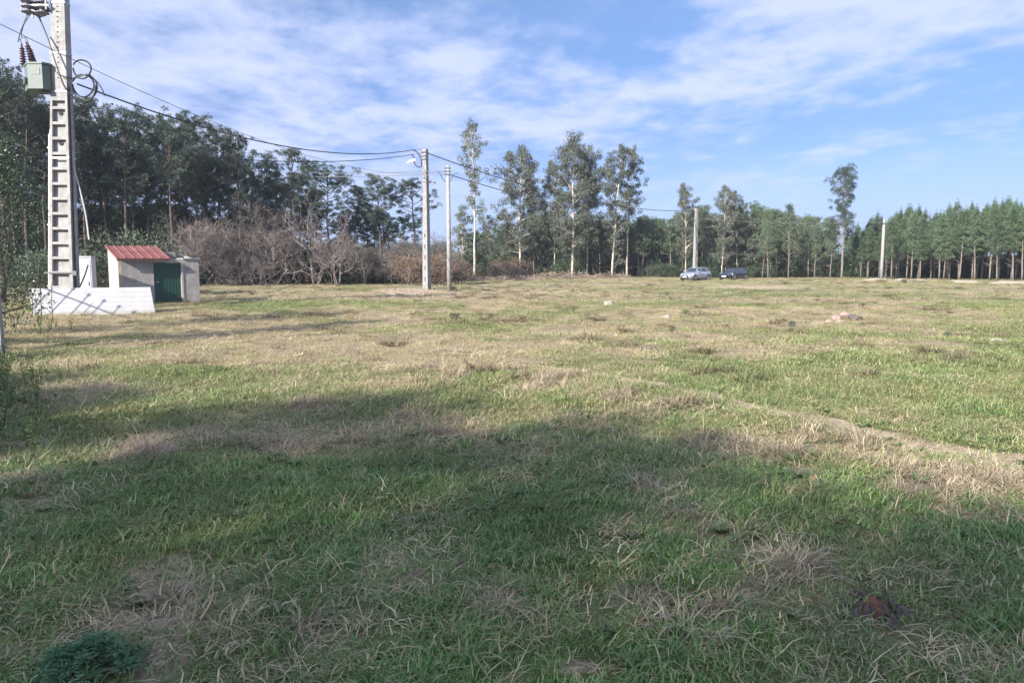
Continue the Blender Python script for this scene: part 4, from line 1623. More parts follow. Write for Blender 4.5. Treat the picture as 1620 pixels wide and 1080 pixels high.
p3 = Vector((gx(1099, P3Y), P3Y, 0))
pole3 = square_pole(p3, at(1101, 330, P3Y).z, .42, .26, math.radians(30), 'pale tapered concrete pole standing behind the silver car', [1.9, 2.7, 3.5])
p4 = Vector((gx(1394, P4Y), P4Y, 0))
pole4 = thing('power_pole', 'white slim round pole before the planted pines', 'power pole', p4, 0, 'concrete poles of the line')
P4TOP = at(1396, 347, P4Y).z
m = MB()
m.tube([(0, 0, -.4), (0, 0, P4TOP / 2), (0, 0, P4TOP)], [.19, .16, .12], 12)
m.build('shaft', M['concrete_pale'], pole4, True)
m = MB()
m.box(-.2, .2, -.2, .2, P4TOP - .5, P4TOP - .42)
m.build('clamp_band', M['dark_steel'], pole4)


def wire(pts, r, label, mat='cable'):
    m = MB()
    m.tube(pts, r, 6)
    o = m.build('power_line', M[mat])
    tag(o, label, 'power line', 'overhead lines')


p5 = Vector((gx(300, 118), 118, 0))
wire(catenary(at(122, 133, TY), at(655, 237, P1Y), 1.05), .027, 'thick black line from the transformer coil to the top of the lamp pole')
wire([at(655, 237, P1Y), at(667, 236.5, P1Y)], .012, 'short strain wire holding the thick line to the lamp pole top')
wire(catenary(at(124, 226, TY), at(654, 244.5, P1Y), .55), .022, 'black line running almost level before the pines to the lamp pole')
wire([at(654, 244.5, P1Y), at(667, 244, P1Y)], .012, 'short strain wire below the first at the lamp pole')
wire(catenary(at(-60, 8, 15), at(705, 271, P2Y), 1.2, 40), .008, 'thin line crossing the sky from the upper left corner to the thin pole', 'cable_grey')
wire(catenary(at(300, 262, 112), at(705, 270.5, P2Y), .5), .022, 'upper of the two level lines left of the thin pole', 'cable_grey')
wire(catenary(at(300, 268, 112), at(705, 276, P2Y), .5), .022, 'lower of the two level lines left of the thin pole', 'cable_grey')
wire(catenary(at(675, 242, P1Y), at(1099, 333, P3Y), 1.15, 36), .030, 'heavy black line descending from the lamp pole to the pole behind the silver car')
wire(catenary(at(713, 277, P2Y), at(1099, 347, P3Y), .9, 30), .03, 'lower thin line descending from the thin pole to the pole behind the silver car', 'cable_grey')
wire(catenary(at(1101, 345, P3Y), at(1395, 351, P4Y), .35), .018, 'line from the pole behind the silver car to the white slim pole', 'cable_grey')

# ------------------------------------------------------------------ white cabinet behind the pole
CY = 27.6
cx0, cx1 = gx(124, CY), gx(147.5, CY)
cab = thing('meter_cabinet', 'white cabinet standing behind the transformer pole', 'cabinet', ((cx0 + cx1) / 2, CY, 0), math.radians(8))
w = (cx1 - cx0) / 2
ch = at(140, 407, CY).z
m = MB()
m.box(-w, w, 0, .4, -.15, ch)
m.build('body', M['white_cab'], cab)
m = MB()
m.box(-w - .02, w + .02, -.03, .42, ch + .002, ch + .045)
m.build('cap', M['white_cab'], cab)
m = MB()
m.box(-w + .05, w - .04, -.014, -.002, .25, ch - .08)
d = m.build('door', M['white_cab'], cab)
m = MB()
m.box(w - .12, w - .09, -.03, -.016, .85, 1.0)
m.build('handle', M['dark_steel'], d)

# ------------------------------------------------------------------ shed
SY = 29.0
shed = thing('shed', 'small rendered shed with a red sheet roof and a dark green door', 'shed', (gx(190, SY), SY, 0), math.radians(38))
LF, LW = 3.0, 1.95
EZ, BZ = 1.86, 2.30
DX0, DX1, DZ = 1.27, 2.30, 1.70
T = .14


def wallpoly(name, pts_bot, pts_top, mat):
    m = MB()
    m.hexa(pts_bot, pts_top)
    return m.build(name, M[mat], shed)


# front wall in three pieces, left wall, right wall, back wall
wallpoly('front_wall', [(T, 0, -.3), (DX0, 0, -.3), (DX0, T, -.3), (T, T, -.3)], [(T, 0, EZ), (DX0, 0, EZ), (DX0, T, EZ + .03), (T, T, EZ + .03)], 'render_grey')
wallpoly('front_wall', [(DX1, .003, -.3), (LF, .003, -.3), (LF, T, -.3), (DX1, T, -.3)], [(DX1, .003, EZ - .02), (LF, .003, EZ - .02), (LF, T, EZ - .02), (DX1, T, EZ - .02)], 'render_grey')
wallpoly('lintel', [(DX0 + .002, .004, DZ), (DX1 - .002, .004, DZ), (DX1 - .002, T, DZ), (DX0 + .002, T, DZ)], [(DX0 + .002, .004, EZ - .01), (DX1 - .002, .004, EZ - .01), (DX1 - .002, T, EZ - .01), (DX0 + .002, T, EZ - .01)], 'render_grey')
wallpoly('left_wall', [(0, -.003, -.3), (T - .003, -.003, -.3), (T - .003, LW, -.3), (0, LW, -.3)], [(0, -.003, EZ), (T - .003, -.003, EZ), (T - .003, LW, BZ), (0, LW, BZ)], 'render_cream')
wallpoly('right_wall', [(LF - T, T + .003, -.3), (LF - .003, T + .003, -.3), (LF - .003, LW, -.3), (LF - T, LW, -.3)], [(LF - T, T + .003, EZ - .02), (LF - .003, T + .003, EZ - .02), (LF - .003, LW, EZ + .16), (LF - T, LW, EZ + .16)], 'render_grey')
wallpoly('back_wall', [(T, LW - T, -.3), (LF - T - .003, LW - T, -.3), (LF - T - .003, LW - .003, -.3), (T, LW - .003, -.3)], [(T, LW - T, BZ - .1), (LF - T - .003, LW - T, BZ - .2), (LF - T - .003, LW - .003, BZ - .2), (T, LW - .003, BZ - .1)], 'block')
m = MB()
m.box(DX1 - .3, LF - .5, LW - T - .25, LW - T - .003, EZ - .02, BZ - .12)
m.build('water_tank', M['block'], shed)
m = MB()
m.box(LF - .62, LF + .03, -.05, LW * .7, EZ - .016, EZ + .05)
m.build('slab_edge', M['concrete'], shed)
m = MB()
m.box(DX1 + .003, DX1 + .075, -.02, .0, -.2, DZ)
m.build('door_jamb', M['render_cream'], shed)
m = MB()
m.box(DX0 + .004, DX1 - .004, .085, .12, -.1, DZ - .004)
door = m.build('door', M['green_door'], shed)
for i in range(8):
    m = MB()
    x = DX0 + .07 + i * .125
    m.box(x - .012, x + .012, .076, .0845, .02, DZ - .05)
    m.build('rib', M['green_door'], door)
m = MB()
m.box(DX0 + .10, DX0 + .20, .04, .083, .92, .96)
m.build('handle', M['steel'], door)
for z in (.3, 1.4):
    m = MB()
    m.box(DX1 - .16, DX1 - .01, .062, .0755, z, z + .05)
    m.build('hinge', M['dark_steel'], door)
m = MB()
m.box(DX0 + .08, DX0 + .15, .066, .0755, .98, 1.14)
m.build('lock_plate', M['dark_steel'], door)
m = MB()
m.box(-.07, 1.83, -.205, -.18, EZ - .085, EZ - .02)
m.build('fascia', M['wood_grey'], shed)
# roof: two by two ribbed red sheets that overlap
rz0 = EZ + .035
slope = (BZ - EZ) / LW
for r_ in range(2):
    for c_ in range(2):
        y0, y1 = (-.22, .98) if r_ == 0 else (.92, 2.06)
        x0, x1 = (-.08 + c_ * .96, .90 + c_ * .96)
        lift = .0 if r_ == 0 else .014
        lift += .008 * c_
        zz = lambda y: rz0 + lift + slope * y
        m = MB()
        m.hexa([(x0, y0, zz(y0)), (x1, y0, zz(y0)), (x1, y1, zz(y1)), (x0, y1, zz(y1))],
               [(x0, y0, zz(y0) + .03), (x1, y0, zz(y0) + .03), (x1, y1, zz(y1) + .03), (x0, y1, zz(y1) + .03)])
        k = 4
        for q in range(k):
            xa = x0 + .03 + q * (x1 - x0 - .06) / (k - 1)
            m.hexa([(xa - .03, y0 - .002, zz(y0) + .031), (xa + .03, y0 - .002, zz(y0) + .031), (xa + .03, y1, zz(y1) + .031), (xa - .03, y1, zz(y1) + .031)],
                   [(xa - .015, y0 - .002, zz(y0) + .062), (xa + .015, y0 - .002, zz(y0) + .062), (xa + .015, y1, zz(y1) + .062), (xa - .015, y1, zz(y1) + .062)])
        m.build('roof_sheet', M['roof_red'], shed)
m = MB()
for y in (.3, 1.0, 1.7):
    z = rz0 - .032 + slope * y
    m.hexa([(T + .01, y - .03, z - .03), (1.85, y - .03, z - .03), (1.85, y + .03, z - .03), (T + .01, y + .03, z - .03)],
           [(T + .01, y - .03, z + .026), (1.85, y - .03, z + .026), (1.85, y + .03, z + .030), (T + .01, y + .03, z + .030)])
m.build('rafters', M['wood_grey'], shed)

# ------------------------------------------------------------------ white panel leaning in front of it
BL = Vector((gx(52, 23.2), 23.2, 0))
BR = Vector((gx(246, 24.7), 24.7, 0))
pl = thing('white_panel', 'long white grooved panel propped on its edge before the shed', 'panel', BL, math.atan2(BR.y - BL.y, BR.x - BL.x))
PL = (BR - BL).length
PH, LEAN = 1.0, .36
nb = 6
for i in range(nb):
    m = MB()
    h0, h1 = PH * i / nb + .002, PH * (i + 1) / nb - .002
    f = lambda h, o: (LEAN * h + .93 * o, h * .933 - LEAN * o - .05)
    sk = lambda h: -.12 * h
    q = [f(h0, 0), f(h0, .06), f(h1, .06), f(h1, 0)]
    X0, X1 = 0, PL
    v = []
    for xx in (X0, X1):
        for (yy, z_), h in zip(q, (h0, h0, h1, h1)):
            v.append((xx + sk(h), yy, z_))
    m.add(v, [(0, 1, 2, 3), (7, 6, 5, 4), (0, 4, 5, 1), (1, 5, 6, 2), (2, 6, 7, 3), (3, 7, 4, 0)])
    m.build('board', M['white_panel'], pl)
m = MB()
q = [(.035, .0), (.10, -.02), (.10 + LEAN * .98, .90), (.02 + LEAN * .98, .925)]
v = []
for xx in (.02, PL - .02):
    for (yy, z_) in q:
        v.append((xx - .12 * z_, yy + .03, z_ - .06))
m.add(v, [(0, 1, 2, 3), (7, 6, 5, 4), (0, 4, 5, 1), (1, 5, 6, 2), (2, 6, 7, 3), (3, 7, 4, 0)])
m.build('core', M['panel_edge'], pl)

# ------------------------------------------------------------------ fence on the left edge and the iron gate beyond it
fe = thing('boundary_fence', 'pale concrete fence post with wires at the left edge of the picture', 'fence', (gx(1.5, 13.6), 13.6, 0))
offs = [(0, 0), (-1.6, -2.6), (-3.2, -5.2)]
for dx, dy in offs:
    m = MB()
    m.hexa([(dx - .05, dy - .05, -.3), (dx + .05, dy - .05, -.3), (dx + .05, dy + .05, -.3), (dx - .05, dy + .05, -.3)],
           [(dx - .04, dy - .04, 1.42), (dx + .04, dy - .04, 1.42), (dx + .04, dy + .04, 1.42), (dx - .04, dy + .04, 1.42)])
    m.build('post', M['fence_post'], fe)
for z in (.4, .8, 1.25):
    m = MB()
    m.tube([(dx, dy, z) for dx, dy in offs], .004, 4)
    m.build('wire', M['steel'], fe)
gt = thing('iron_gate', 'dark iron picket gate just outside the left edge', 'gate', (-16.6, 22.3, 0), math.atan2(20.3 - 22.3, -14.6 + 16.6))
GL = 2.83
for z in (.35, 2.0):
    m = MB()
    m.box(0, GL, -.015, .015, z - .018, z + .018)
    m.build('rail', M['gate'], gt)
for i in range(12):
    x = .06 + i * (GL - .12) / 11
    m = MB()
    m.box(x - .011, x + .011, -.028, -.016, .08, 2.3)
    m.lathe([(.011, 0), (.035, .05), (.004, .14)], 6, M=Matrix.Translation((x, -.022, 2.3)))
    m.build('picket', M['gate'], gt)
for x in (-.05, GL + .05):
    m = MB()
    m.box(x - .03, x + .03, -.03, .03, -.3, 2.4)
    m.build('gate_post', M['gate'], gt)

# ------------------------------------------------------------------ cars


def hatchback(name, label, paint, loc, rz, L=4.1, W=1.74, H=1.47, bonnet=.93):
    t = thing(name, label, 'car', loc, rz, 'parked cars')
    k = L / 4.1
    h = H / 1.47
    # lower body: rings along the length (x forward), polygon from sill up over the shoulder
    st = [(-2.04, .66, .42, .90), (-1.96, .78, .30, .99), (-1.6, .85, .24, 1.00), (-.9, .87, .22, .98), (.2, .87, .22, .955), (.95, .86, .22, .93), (1.45, .82, .22, .84), (1.85, .72, .24, .72), (2.0, .60, .30, .60), (2.05, .48, .36, .52)]
    V, Fc = [], []
    nr = 10
    for x, w, zb, zt in st:
        w *= W / 1.74
        half = [(w * .86, zb), (w * .98, zb + .12), (w, zb + (zt - zb) * .55), (w * .95, zt - .03), (w * .80, zt)]
        ring = [(x * k, y, z * h) for y, z in half] + [(x * k, -y, z * h) for y, z in half[::-1]]
        V += ring
    for i in range(len(st) - 1):
        for j in range(nr):
            Fc.append((i * nr + j, i * nr + (j + 1) % nr, (i + 1) * nr + (j + 1) % nr, (i + 1) * nr + j))
    Fc.append(tuple(range(nr)))
    Fc.append(tuple(range((len(st) - 1) * nr, len(st) * nr))[::-1])
    m = MB()
    m.add(V, Fc)
    me = m.mesh('body', paint, True)
    body = link('body', me, t)
    # cabin: belt ring and roof ring
    b = [(-1.93, .66, .97), (-1.2, .76, .97), (0, .77, .955), (1.02, .70, .92)]
    r = [(-1.50, .50, 1.36), (-.9, .56, 1.455), (-.1, .57, 1.465), (.38, .52, 1.40)]
    V, Fc = [], []
    s = W / 1.74
    for (x, y, z) in b:
        V += [(x * k, y * s, z * h - .03), (x * k, -y * s, z * h - .03)]
    for (x, y, z) in r:
        V += [(x * k, y * s, z * h), (x * k, -y * s, z * h)]
    for i in range(3):
        for o in (0, 1):
            Fc.append((2 * i + o, 2 * i + 2 + o, 8 + 2 * i + 2 + o, 8 + 2 * i + o))
        Fc.append((8 + 2 * i, 8 + 2 * i + 2, 8 + 2 * i + 3, 8 + 2 * i + 1))
    Fc.append((0, 8, 9, 1))
    Fc.append((6, 7, 15, 14))
    m = MB()
    m.add(V, Fc)
    m.build('cabin', paint, t)

    def pane(name, q, out, mat=M['glass'], parent=t):
        q = [Vector(p) for p in q]
        n = Vector(out).normalized() * .012
        mm = MB()
        mm.hexa([p - n * .2 for p in q], [p + n for p in q])
        return mm.build(name, mat, parent)
    vb = lambda i, sgn: Vector((b[i][0] * k, sgn * b[i][1] * s, b[i][2] * h - .03))
    vr = lambda i, sgn: Vector((r[i][0] * k, sgn * r[i][1] * s, r[i][2] * h))

    def quad(i0, i1, sg, fa, fb, f0, f1):
        A, B, C, D = vb(i0, sg), vb(i1, sg), vr(i1, sg), vr(i0, sg)
        P = lambda u, v: (A.lerp(B, u)).lerp(D.lerp(C, u), v)
        return [P(fa, f0), P(fb, f0), P(fb, f1), P(fa, f1)]
    for sg in (1, -1):
        pane('side_window', quad(2, 3, sg, .08, .86, .14, .86), (0, sg, .4))
        pane('side_window', quad(1, 2, sg, .10, .95, .14, .86), (0, sg, .4))
        pane('side_window', quad(0, 1, sg, .45, .96, .16, .82), (0, sg, .4))
    A, B, C, D = vb(3, 1), vb(3, -1), vr(3, -1), vr(3, 1)
    P = lambda u, v: (A.lerp(B, u)).lerp(D.lerp(C, u), v)
    pane('windscreen', [P(.07, .12), P(.93, .12), P(.93, .93), P(.07, .93)], (.6, 0, .8))
    A, B, C, D = vb(0, 1), vb(0, -1), vr(0, -1), vr(0, 1)
    pane('rear_window', [P(.1, .25), P(.9, .25), P(.9, .9), P(.1, .9)], (-.8, 0, .5))
    for sg in (1, -1):
        for x in (1.27, -1.27):
            # dark arch, tyre, rim
            y = sg * (.845 * s)
            Mx = Matrix.Translation((x * k, y, .31)) @ Matrix.Rotation(math.pi / 2 * -sg, 4, 'X')
            wl = MB()
            wl.lathe([(.20, -.15), (.30, -.13), (.315, -.05), (.315, .02), (.30, .05), (.20, .055)], 20, M=Mx)
            wo = wl.build('wheel', M['rubber'], t, True)
            rm = MB()
            rm.lathe([(.20, .03), (.205, .060), (.06, .045), (.0501, .065)], 20, M=Mx)
            rm.build('rim', M['alloy'], wo)
            ar = MB()
            a0 = [(.39 * math.cos(q), .39 * math.sin(q)) for q in np.linspace(-.15, math.pi + .15, 14)]
            a1 = [(.31 * math.cos(q), .31 * math.sin(q)) for q in np.linspace(-.15, math.pi + .15, 14)]
            for i in range(13):
                yo = sg * .872 * s
                ar.hexa([(x * k + a1[i][0], yo - sg * .04, .31 + a1[i][1]), (x * k + a0[i][0], yo - sg * .04, .31 + a0[i][1]), (x * k + a0[i + 1][0], yo - sg * .04, .31 + a0[i + 1][1]), (x * k + a1[i + 1][0], yo - sg * .04, .31 + a1[i + 1][1])],
                        [(x * k + a1[i][0], yo, .31 + a1[i][1]), (x * k + a0[i][0], yo, .31 + a0[i][1]), (x * k + a0[i + 1][0], yo, .31 + a0[i + 1][1]), (x * k + a1[i + 1][0], yo, .31 + a1[i + 1][1])])
            ar.build('wheel_arch', M['dark_trim'], t)
        # lamps, mirror, door handles, seams
        m = MB()
        m.hexa([(1.52 * k, sg * .80 * s, .62 * h), (1.90 * k, sg * .66 * s, .52 * h), (1.98 * k, sg * .46 * s, .50 * h), (1.60 * k, sg * .56 * s, .64 * h)],
               [(1.50 * k, sg * .78 * s, .80 * h), (1.84 * k, sg * .66 * s, .70 * h), (1.93 * k, sg * .46 * s, .67 * h), (1.58 * k, sg * .56 * s, .81 * h)])
        m.build('headlight', M['lamp_glass'], t)
        m = MB()
        m.box(-2.008 * k, -1.93 * k, min(sg * .60, sg * .735) * s, max(sg * .60, sg * .735) * s, .70 * h, .86 * h)
        m.build('tail_light', M['tail'], t)
        m = MB()
        m.hexa([(.72, sg * .80 * s, .98 * h), (.86, sg * .80 * s, .98 * h), (.84, sg * 1.0 * s, .99 * h), (.74, sg * 1.0 * s, .99 * h)],
               [(.72, sg * .80 * s, 1.08 * h), (.82, sg * .80 * s, 1.08 * h), (.80, sg * .98 * s, 1.10 * h), (.74, sg * .98 * s, 1.10 * h)])
        m.build('mirror', paint, t)
        for x in (.05, -.95):
            m = MB()
            m.box((x - .09) * k, (x + .09) * k, min(sg * .845, sg * .885) * s, max(sg * .845, sg * .885) * s, .80 * h, .83 * h)
            m.build('door_handle', paint, t)
    m = MB()
    m.box(1.90 * k, 2.055 * k, -.42 * s, .42 * s, .53 * h, .60 * h)
    m.build('grille', M['dark_trim'], t)
    m = MB()
    m.box(1.95 * k, 2.058 * k, -.40 * s, .40 * s, .26 * h, .36 * h)
    m.build('air_intake', M['dark_trim'], t)
    m = MB()
    m.box(2.052 * k, 2.066 * k, -.26, .26, .39 * h, .50 * h)
    m.build('number_plate', M['plate'], t)
    m = MB()
    m.box(-1.9 * k, 1.8 * k, -.70 * s, .70 * s, .16, .26)
    m.build('underbody', M['dark_trim'], t)
    return t


yaw = lambda deg: math.radians(180 + deg)
hatchback('parked_car', 'silver hatchback parked by the pole at the far edge of the field', M['silver'], (gx(1100, 82), 82, tz(gx(1100, 82), 82) + .01), yaw(42))
hatchback('parked_car', 'black hatchback parked right of the silver one', M['black_paint'], (gx(1160, 83.5), 83.5, tz(gx(1160, 83.5), 83.5) + .01), yaw(42), L=3.85, H=1.36)

# ------------------------------------------------------------------ stumps, stones, heaps, weeds


def rock_mb(rng, r, flat=.6, sub=1):
    import bmesh
    bm = bmesh.new()
    bmesh.ops.create_icosphere(bm, subdivisions=sub + 1, radius=r)
    off = rng.random(3) * 20
    mb = MB()
    vs_ = []
    for v in bm.verts:
        p = v.co
        n = 1 + .45 * (float(fbm(p.x / r * 1.1 + off[0], p.y / r * 1.1 + p.z / r + off[1], 2, 3)) - .5) * 2 + rng.normal(0, .05)
        vs_.append((p.x * n, p.y * n, p.z * n * flat))
    mb.add(vs_, [tuple(v.index for v in f.verts) for f in bm.faces])
    bm.free()
    return mb


rngR = np.random.default_rng(91)


def on_ground(u, v):
    p = ground(u, v)
    p.z = tz(p.x, p.y)
    return p


# far small things
p = on_ground(962, 483)
t = thing('stump', 'small pale square cut stump standing upright far out in the field', 'tree stump', p, .4)
m = MB()
m.hexa([(-.16, -.13, -.1), (.15, -.14, -.1), (.17, .13, -.1), (-.14, .15, -.1)], [(-.12, -.10, .13), (.11, -.12, .17), (.12, .11, .18), (-.10, .12, .15)])
m.build('wood', M['wood_cut'], t)
m = MB()
m.hexa([(.155, -.13, -.1), (.22, -.10, -.1), (.23, .12, -.1), (.175, .13, -.1)], [(.125, -.11, .13), (.17, -.09, .11), (.18, .1, .12), (.128, .11, .14)])
m.build('bark', M['wood_grey'], t)


def broken_stump(name, label, p, size, mats, rz):
    t = thing(name, label, 'tree stump', p, rz)
    m = rock_mb(rngR, size * .29, .64, 1)
    m.v = [(a * 1.2, b, c + size * .02) for a, b, c in m.v]
    m.build('wood', M[mats[0]], t)
    m = MB()
    for i in range(46):
        a = rngR.random() * 6.283
        r = size * (.24 + .36 * rngR.random())
        hgt = size * (.10 + .24 * rngR.random()) * (1.25 - r / size)
        c = Vector((1.25 * r * math.cos(a), r * math.sin(a), 0))
        w_ = size * (.03 + .06 * rngR.random())
        s_ = Vector((-math.sin(a), math.cos(a), 0)) * w_
        o_ = Vector((math.cos(a), math.sin(a), 0)) * size * .035
        ln = Vector((math.cos(a), math.sin(a), 0)) * hgt * (rngR.random() * 1.3 - 1.0)
        m.hexa([c - s_ - Vector((0, 0, .05)), c + s_ - Vector((0, 0, .05)), c + s_ + o_ - Vector((0, 0, .05)), c - s_ + o_ - Vector((0, 0, .05))][::-1],
               [c - s_ * .3 + ln + Vector((0, 0, hgt)), c + s_ * .6 + ln + Vector((0, 0, hgt * .7)), c + s_ * .6 + o_ + ln + Vector((0, 0, hgt * .65)), c - s_ * .3 + o_ + ln + Vector((0, 0, hgt * .95))][::-1])
    m.build('bark', M[mats[1]], t)
    return t


broken_stump('stump', 'pinkish broken stump with dark bark right of the field centre', on_ground(1027, 552), .30, ('stone_pink', 'wood_grey'), .6)
broken_stump('stump', 'dark weathered stump with an orange rotten core in the lower right', on_ground(1383, 962), .27, ('wood_rot', 'wood_grey'), 1.1)
t = broken_stump('root', 'dark root piece lying right of the rotten stump', on_ground(1425, 965), .12, ('wood_grey', 'wood_grey'), .3)
for (du, dv, s_, lab) in ((1322, 503, .16, 'pink clay boulder, largest of the heap on the right of the field'), (1337, 500, .15, 'pink clay boulder at the back of the heap'), (1312, 505, .13, 'small pink stone at the left foot of the heap'), (1330, 507, .13, 'pink stone at the front of the heap')):
    o = rock_mb(rngR, s_, .75, 1).build('boulder', M['stone_pink'])
    q = on_ground(du, dv)
    o.location = q + Vector((0, 0, s_ * .2))
    o.rotation_euler = (0, 0, rngR.random() * 6)
    tag(o, lab, 'stone', 'heap of pink stones')
o = rock_mb(rngR, .26, .5, 1).build('earth_lump', M['wood_grey'])
o.location = on_ground(1347, 503) + Vector((.1, .1, .05))
tag(o, 'dark lump of earth and roots right of the pink stones', 'earth lump')
for (du, dv, s_, fl, lab) in ((1055, 500, .13, .5, 'small white stone beside a dark green plant in mid field'), (1578, 538, .17, .4, 'flat pale stone near the right edge of the field'), (1592, 541, .08, .4, 'smaller pale stone touching the flat one'), (955, 497, .10, .4, 'low pale stone left of the field centre'), (1148, 462, .16, .4, 'pale stone far out before the cars'), (1157, 463, .12, .4, 'smaller pale stone right of the one before the cars')):
    o = rock_mb(rngR, s_, fl, 1).build('stone', M['stone'])
    o.location = on_ground(du, dv) + Vector((0, 0, .02))
    o.rotation_euler = (0, 0, rngR.random() * 6)
    tag(o, lab, 'stone', 'loose stones in the field')

# rubble strip in the grass on the right
m = MB()
for i in range(80):
    s_ = rngR.random()
    q = on_ground(1205 + 135 * s_ + rngR.normal(0, 5), 735 + 38 * s_ + rngR.normal(0, 4))
    r = .006 + .014 * rngR.random() ** 2
    k = rock_mb(rngR, r, .7, 0)
    m.add([(a + q.x, b + q.y, c + q.z + r * .4) for a, b, c in k.v], k.f)
tag(m.build('rubble', M['stone']), 'strip of small pale rubble in the grass on the right', kind='stuff')
o = rock_mb(rngR, .035, .7, 0).build('red_fragment', M['red_bit'])
o.scale = (.6, .6, .6)
o.location = on_ground(1288, 762) + Vector((0, 0, .02))
tag(o, 'small red fragment in the rubble strip on the right', 'fragment')
m = MB()
for i in range(240):
    q = on_ground(648 + rngR.normal(0, 38), 463 + rngR.normal(0, 4))
    r = .02 + .06 * rngR.random() ** 2
    k = rock_mb(rngR, r, .7, 0)
    m.add([(a + q.x, b + q.y, c + q.z + r * .3) for a, b, c in k.v], k.f)
tag(m.build('rubble', M['stone_pink']), 'spread of pinkish rubble at the foot of the lamp pole', kind='stuff')
m = MB()
for i in range(300):
    q = on_ground(np.interp(i % 7, [0, 6], [725, 960]) + rngR.normal(0, 25), 449 + rngR.normal(0, 3))
    r = .02 + .07 * rngR.random() ** 2
    k = rock_mb(rngR, r, .7, 0)
    m.add([(a + q.x, b + q.y, c + q.z + r * .3) for a, b, c in k.v], k.f)
tag(m.build('rubble', M['stone']), 'pale rubble spread before the eucalyptus stand', kind='stuff')

m = MB()
for i in range(260):
    k_ = i % 3
    bu, bv, ru, rv = [(255, 905, 75, 30), (225, 985, 70, 26), (250, 1040, 50, 40)][k_]
    q = on_ground(bu + rngR.normal(0, ru * .55), bv + rngR.normal(0, rv * .55))
    r = .004 + .012 * rngR.random() ** 2
    k = rock_mb(rngR, r, .7, 0)
    m.add([(a + q.x, b + q.y, c + q.z + r * .3) for a, b, c in k.v], k.f)
tag(m.build('soil_clods', M['clod']), 'small clods and pebbles on the bare soil at the lower left', kind='stuff')

# heaps of cut brush at the far edge
for (ua, ub, y, hgt, lab) in ((715, 800, 79, .7, 'heap of cut brush right of the thin pole'), (800, 855, 84, .55, 'low heap of branches under the second eucalyptus'), (835, 945, 88, .95, 'long heap of cut brush before the big eucalyptus'), (930, 990, 90, .6, 'low heap of brush right of the big eucalyptus')):
    a = thing('brush_heap', lab, 'brush heap', (gx((ua + ub) / 2, y), y, tz(gx((ua + ub) / 2, y), y)), 0, 'heaps of brush at the far edge')
    Lx = gx(ub, y) - gx(ua, y)
    m = MB()
    n = 700
    P = np.stack([(rngR.random(n) - .5) * Lx, rngR.normal(0, .8, n), np.zeros(n)], 1)
    P[:, 2] = hgt * rngR.random(n) * np.sqrt(np.maximum(.05, 1 - (2 * P[:, 0] / Lx) ** 2)) * np.exp(-(P[:, 1] / 1.1) ** 2)
    D = rngR.normal(size=(n, 3)) * np.array([1, .6, .22])
    D /= np.linalg.norm(D, axis=1)[:, None]
    m.rhombi(P, D, .5 + .9 * rngR.random(n), .05, rngR)
    m.build('twigs', M['twig'], a)
    m = MB()
    for i in range(14):
        q = P[rngR.integers(0, n)]
        d = D[rngR.integers(0, n)]
        m.tube([q - d * .7, q, q + d * .8 + np.array([0, 0, .08])], [.03, .025, .01], 4)
    m.build('branches', M['bark_bare'], a)

# banks of pale sand before the plantation
for (ua, ub, y, hgt, lab) in ((1362, 1412, 80, .34, 'pale sand bank at the foot of the white slim pole'), (1412, 1466, 78, .3, 'pale sand bank in the middle before the planted pines'), (1500, 1556, 73, .36, 'longest pale sand bank before the planted pines'), (1560, 1650, 70, .3, 'pale sand bank at the right edge of the picture')):
    xa, xb = gx(ua, y), gx(ub, y)
    V, Fc = [], []
    nx, ny = 26, 9
    for j in range(ny):
        for i in range(nx):
            s_, q = i / (nx - 1), j / (ny - 1)
            x = xa + (xb - xa) * s_
            yy = y + (q - .5) * 2.4
            e = max(0, math.sin(math.pi * s_)) ** .6 * max(0, math.sin(math.pi * q))
            V.append((x, yy, tz(x, yy) - .06 + (hgt * e) * (.6 + .8 * float(fbm(x * 1.3, yy * 1.3, 3, 3)))))
    for j in range(ny - 1):
        for i in range(nx - 1):
            Fc.append((j * nx + i, j * nx + i + 1, (j + 1) * nx + i + 1, (j + 1) * nx + i))
    m = MB()
    m.add(V, Fc)
    o = m.build('sand_bank', M['sand'], None, True)
    tag(o, lab, 'sand bank', 'sand banks before the plantation')

# small plants in the field
for (u, v, hgt, k, w, lab) in ((522 + 196, 461, .5, 0, 1.0, 'small green bush at the foot of the thin pole'), (1085, 499, .28, 1, 1.2, 'dark green plant right of the small white stone'), (1252, 516, .22, 0, 1.3, 'grey green plant far right of the field centre'), (1364, 488, .28, 1, 1.1, 'small dark green plant behind the pink stones'),
                             (1063, 525, .22, 1, 1.0, 'dark brown green tuft above the broken stump'), (1055, 466, .3, 0, 1.3, 'low green plant far out above the pale stump'), (1500, 530, .22, 0, 1.3, 'grey green low plant left of the flat pale stone'), (720, 505, .32, 1, 1.4, 'dark low plant left of the field centre'), (775, 505, .25, 0, 1.4, 'green low plant left of the field centre'),
                             (140, 1062, .13, 1, 2.2, 'dense dark green plant low in the left foreground'), (1430, 448, .5, 1, 1.4, 'dark bush between two sand banks')):
    q = on_ground(u, v)
    if v > 1000:
        HERB = shrub_kind(670, M['weed_dark'] if 'weed_dark' in M else M['oak_leaf'], H=.5, R=.42, nc=46, nleaf=60, leaf=(.06, .02), cr_=.10)
        HERB.place('herb', q.x, q.y, hgt, .3, lab, 'plant', wide=w)
    else:
        SHRUBS[k].place('low_plant', q.x, q.y, hgt * .75, R0.random() * 6, lab, 'plant', wide=w)


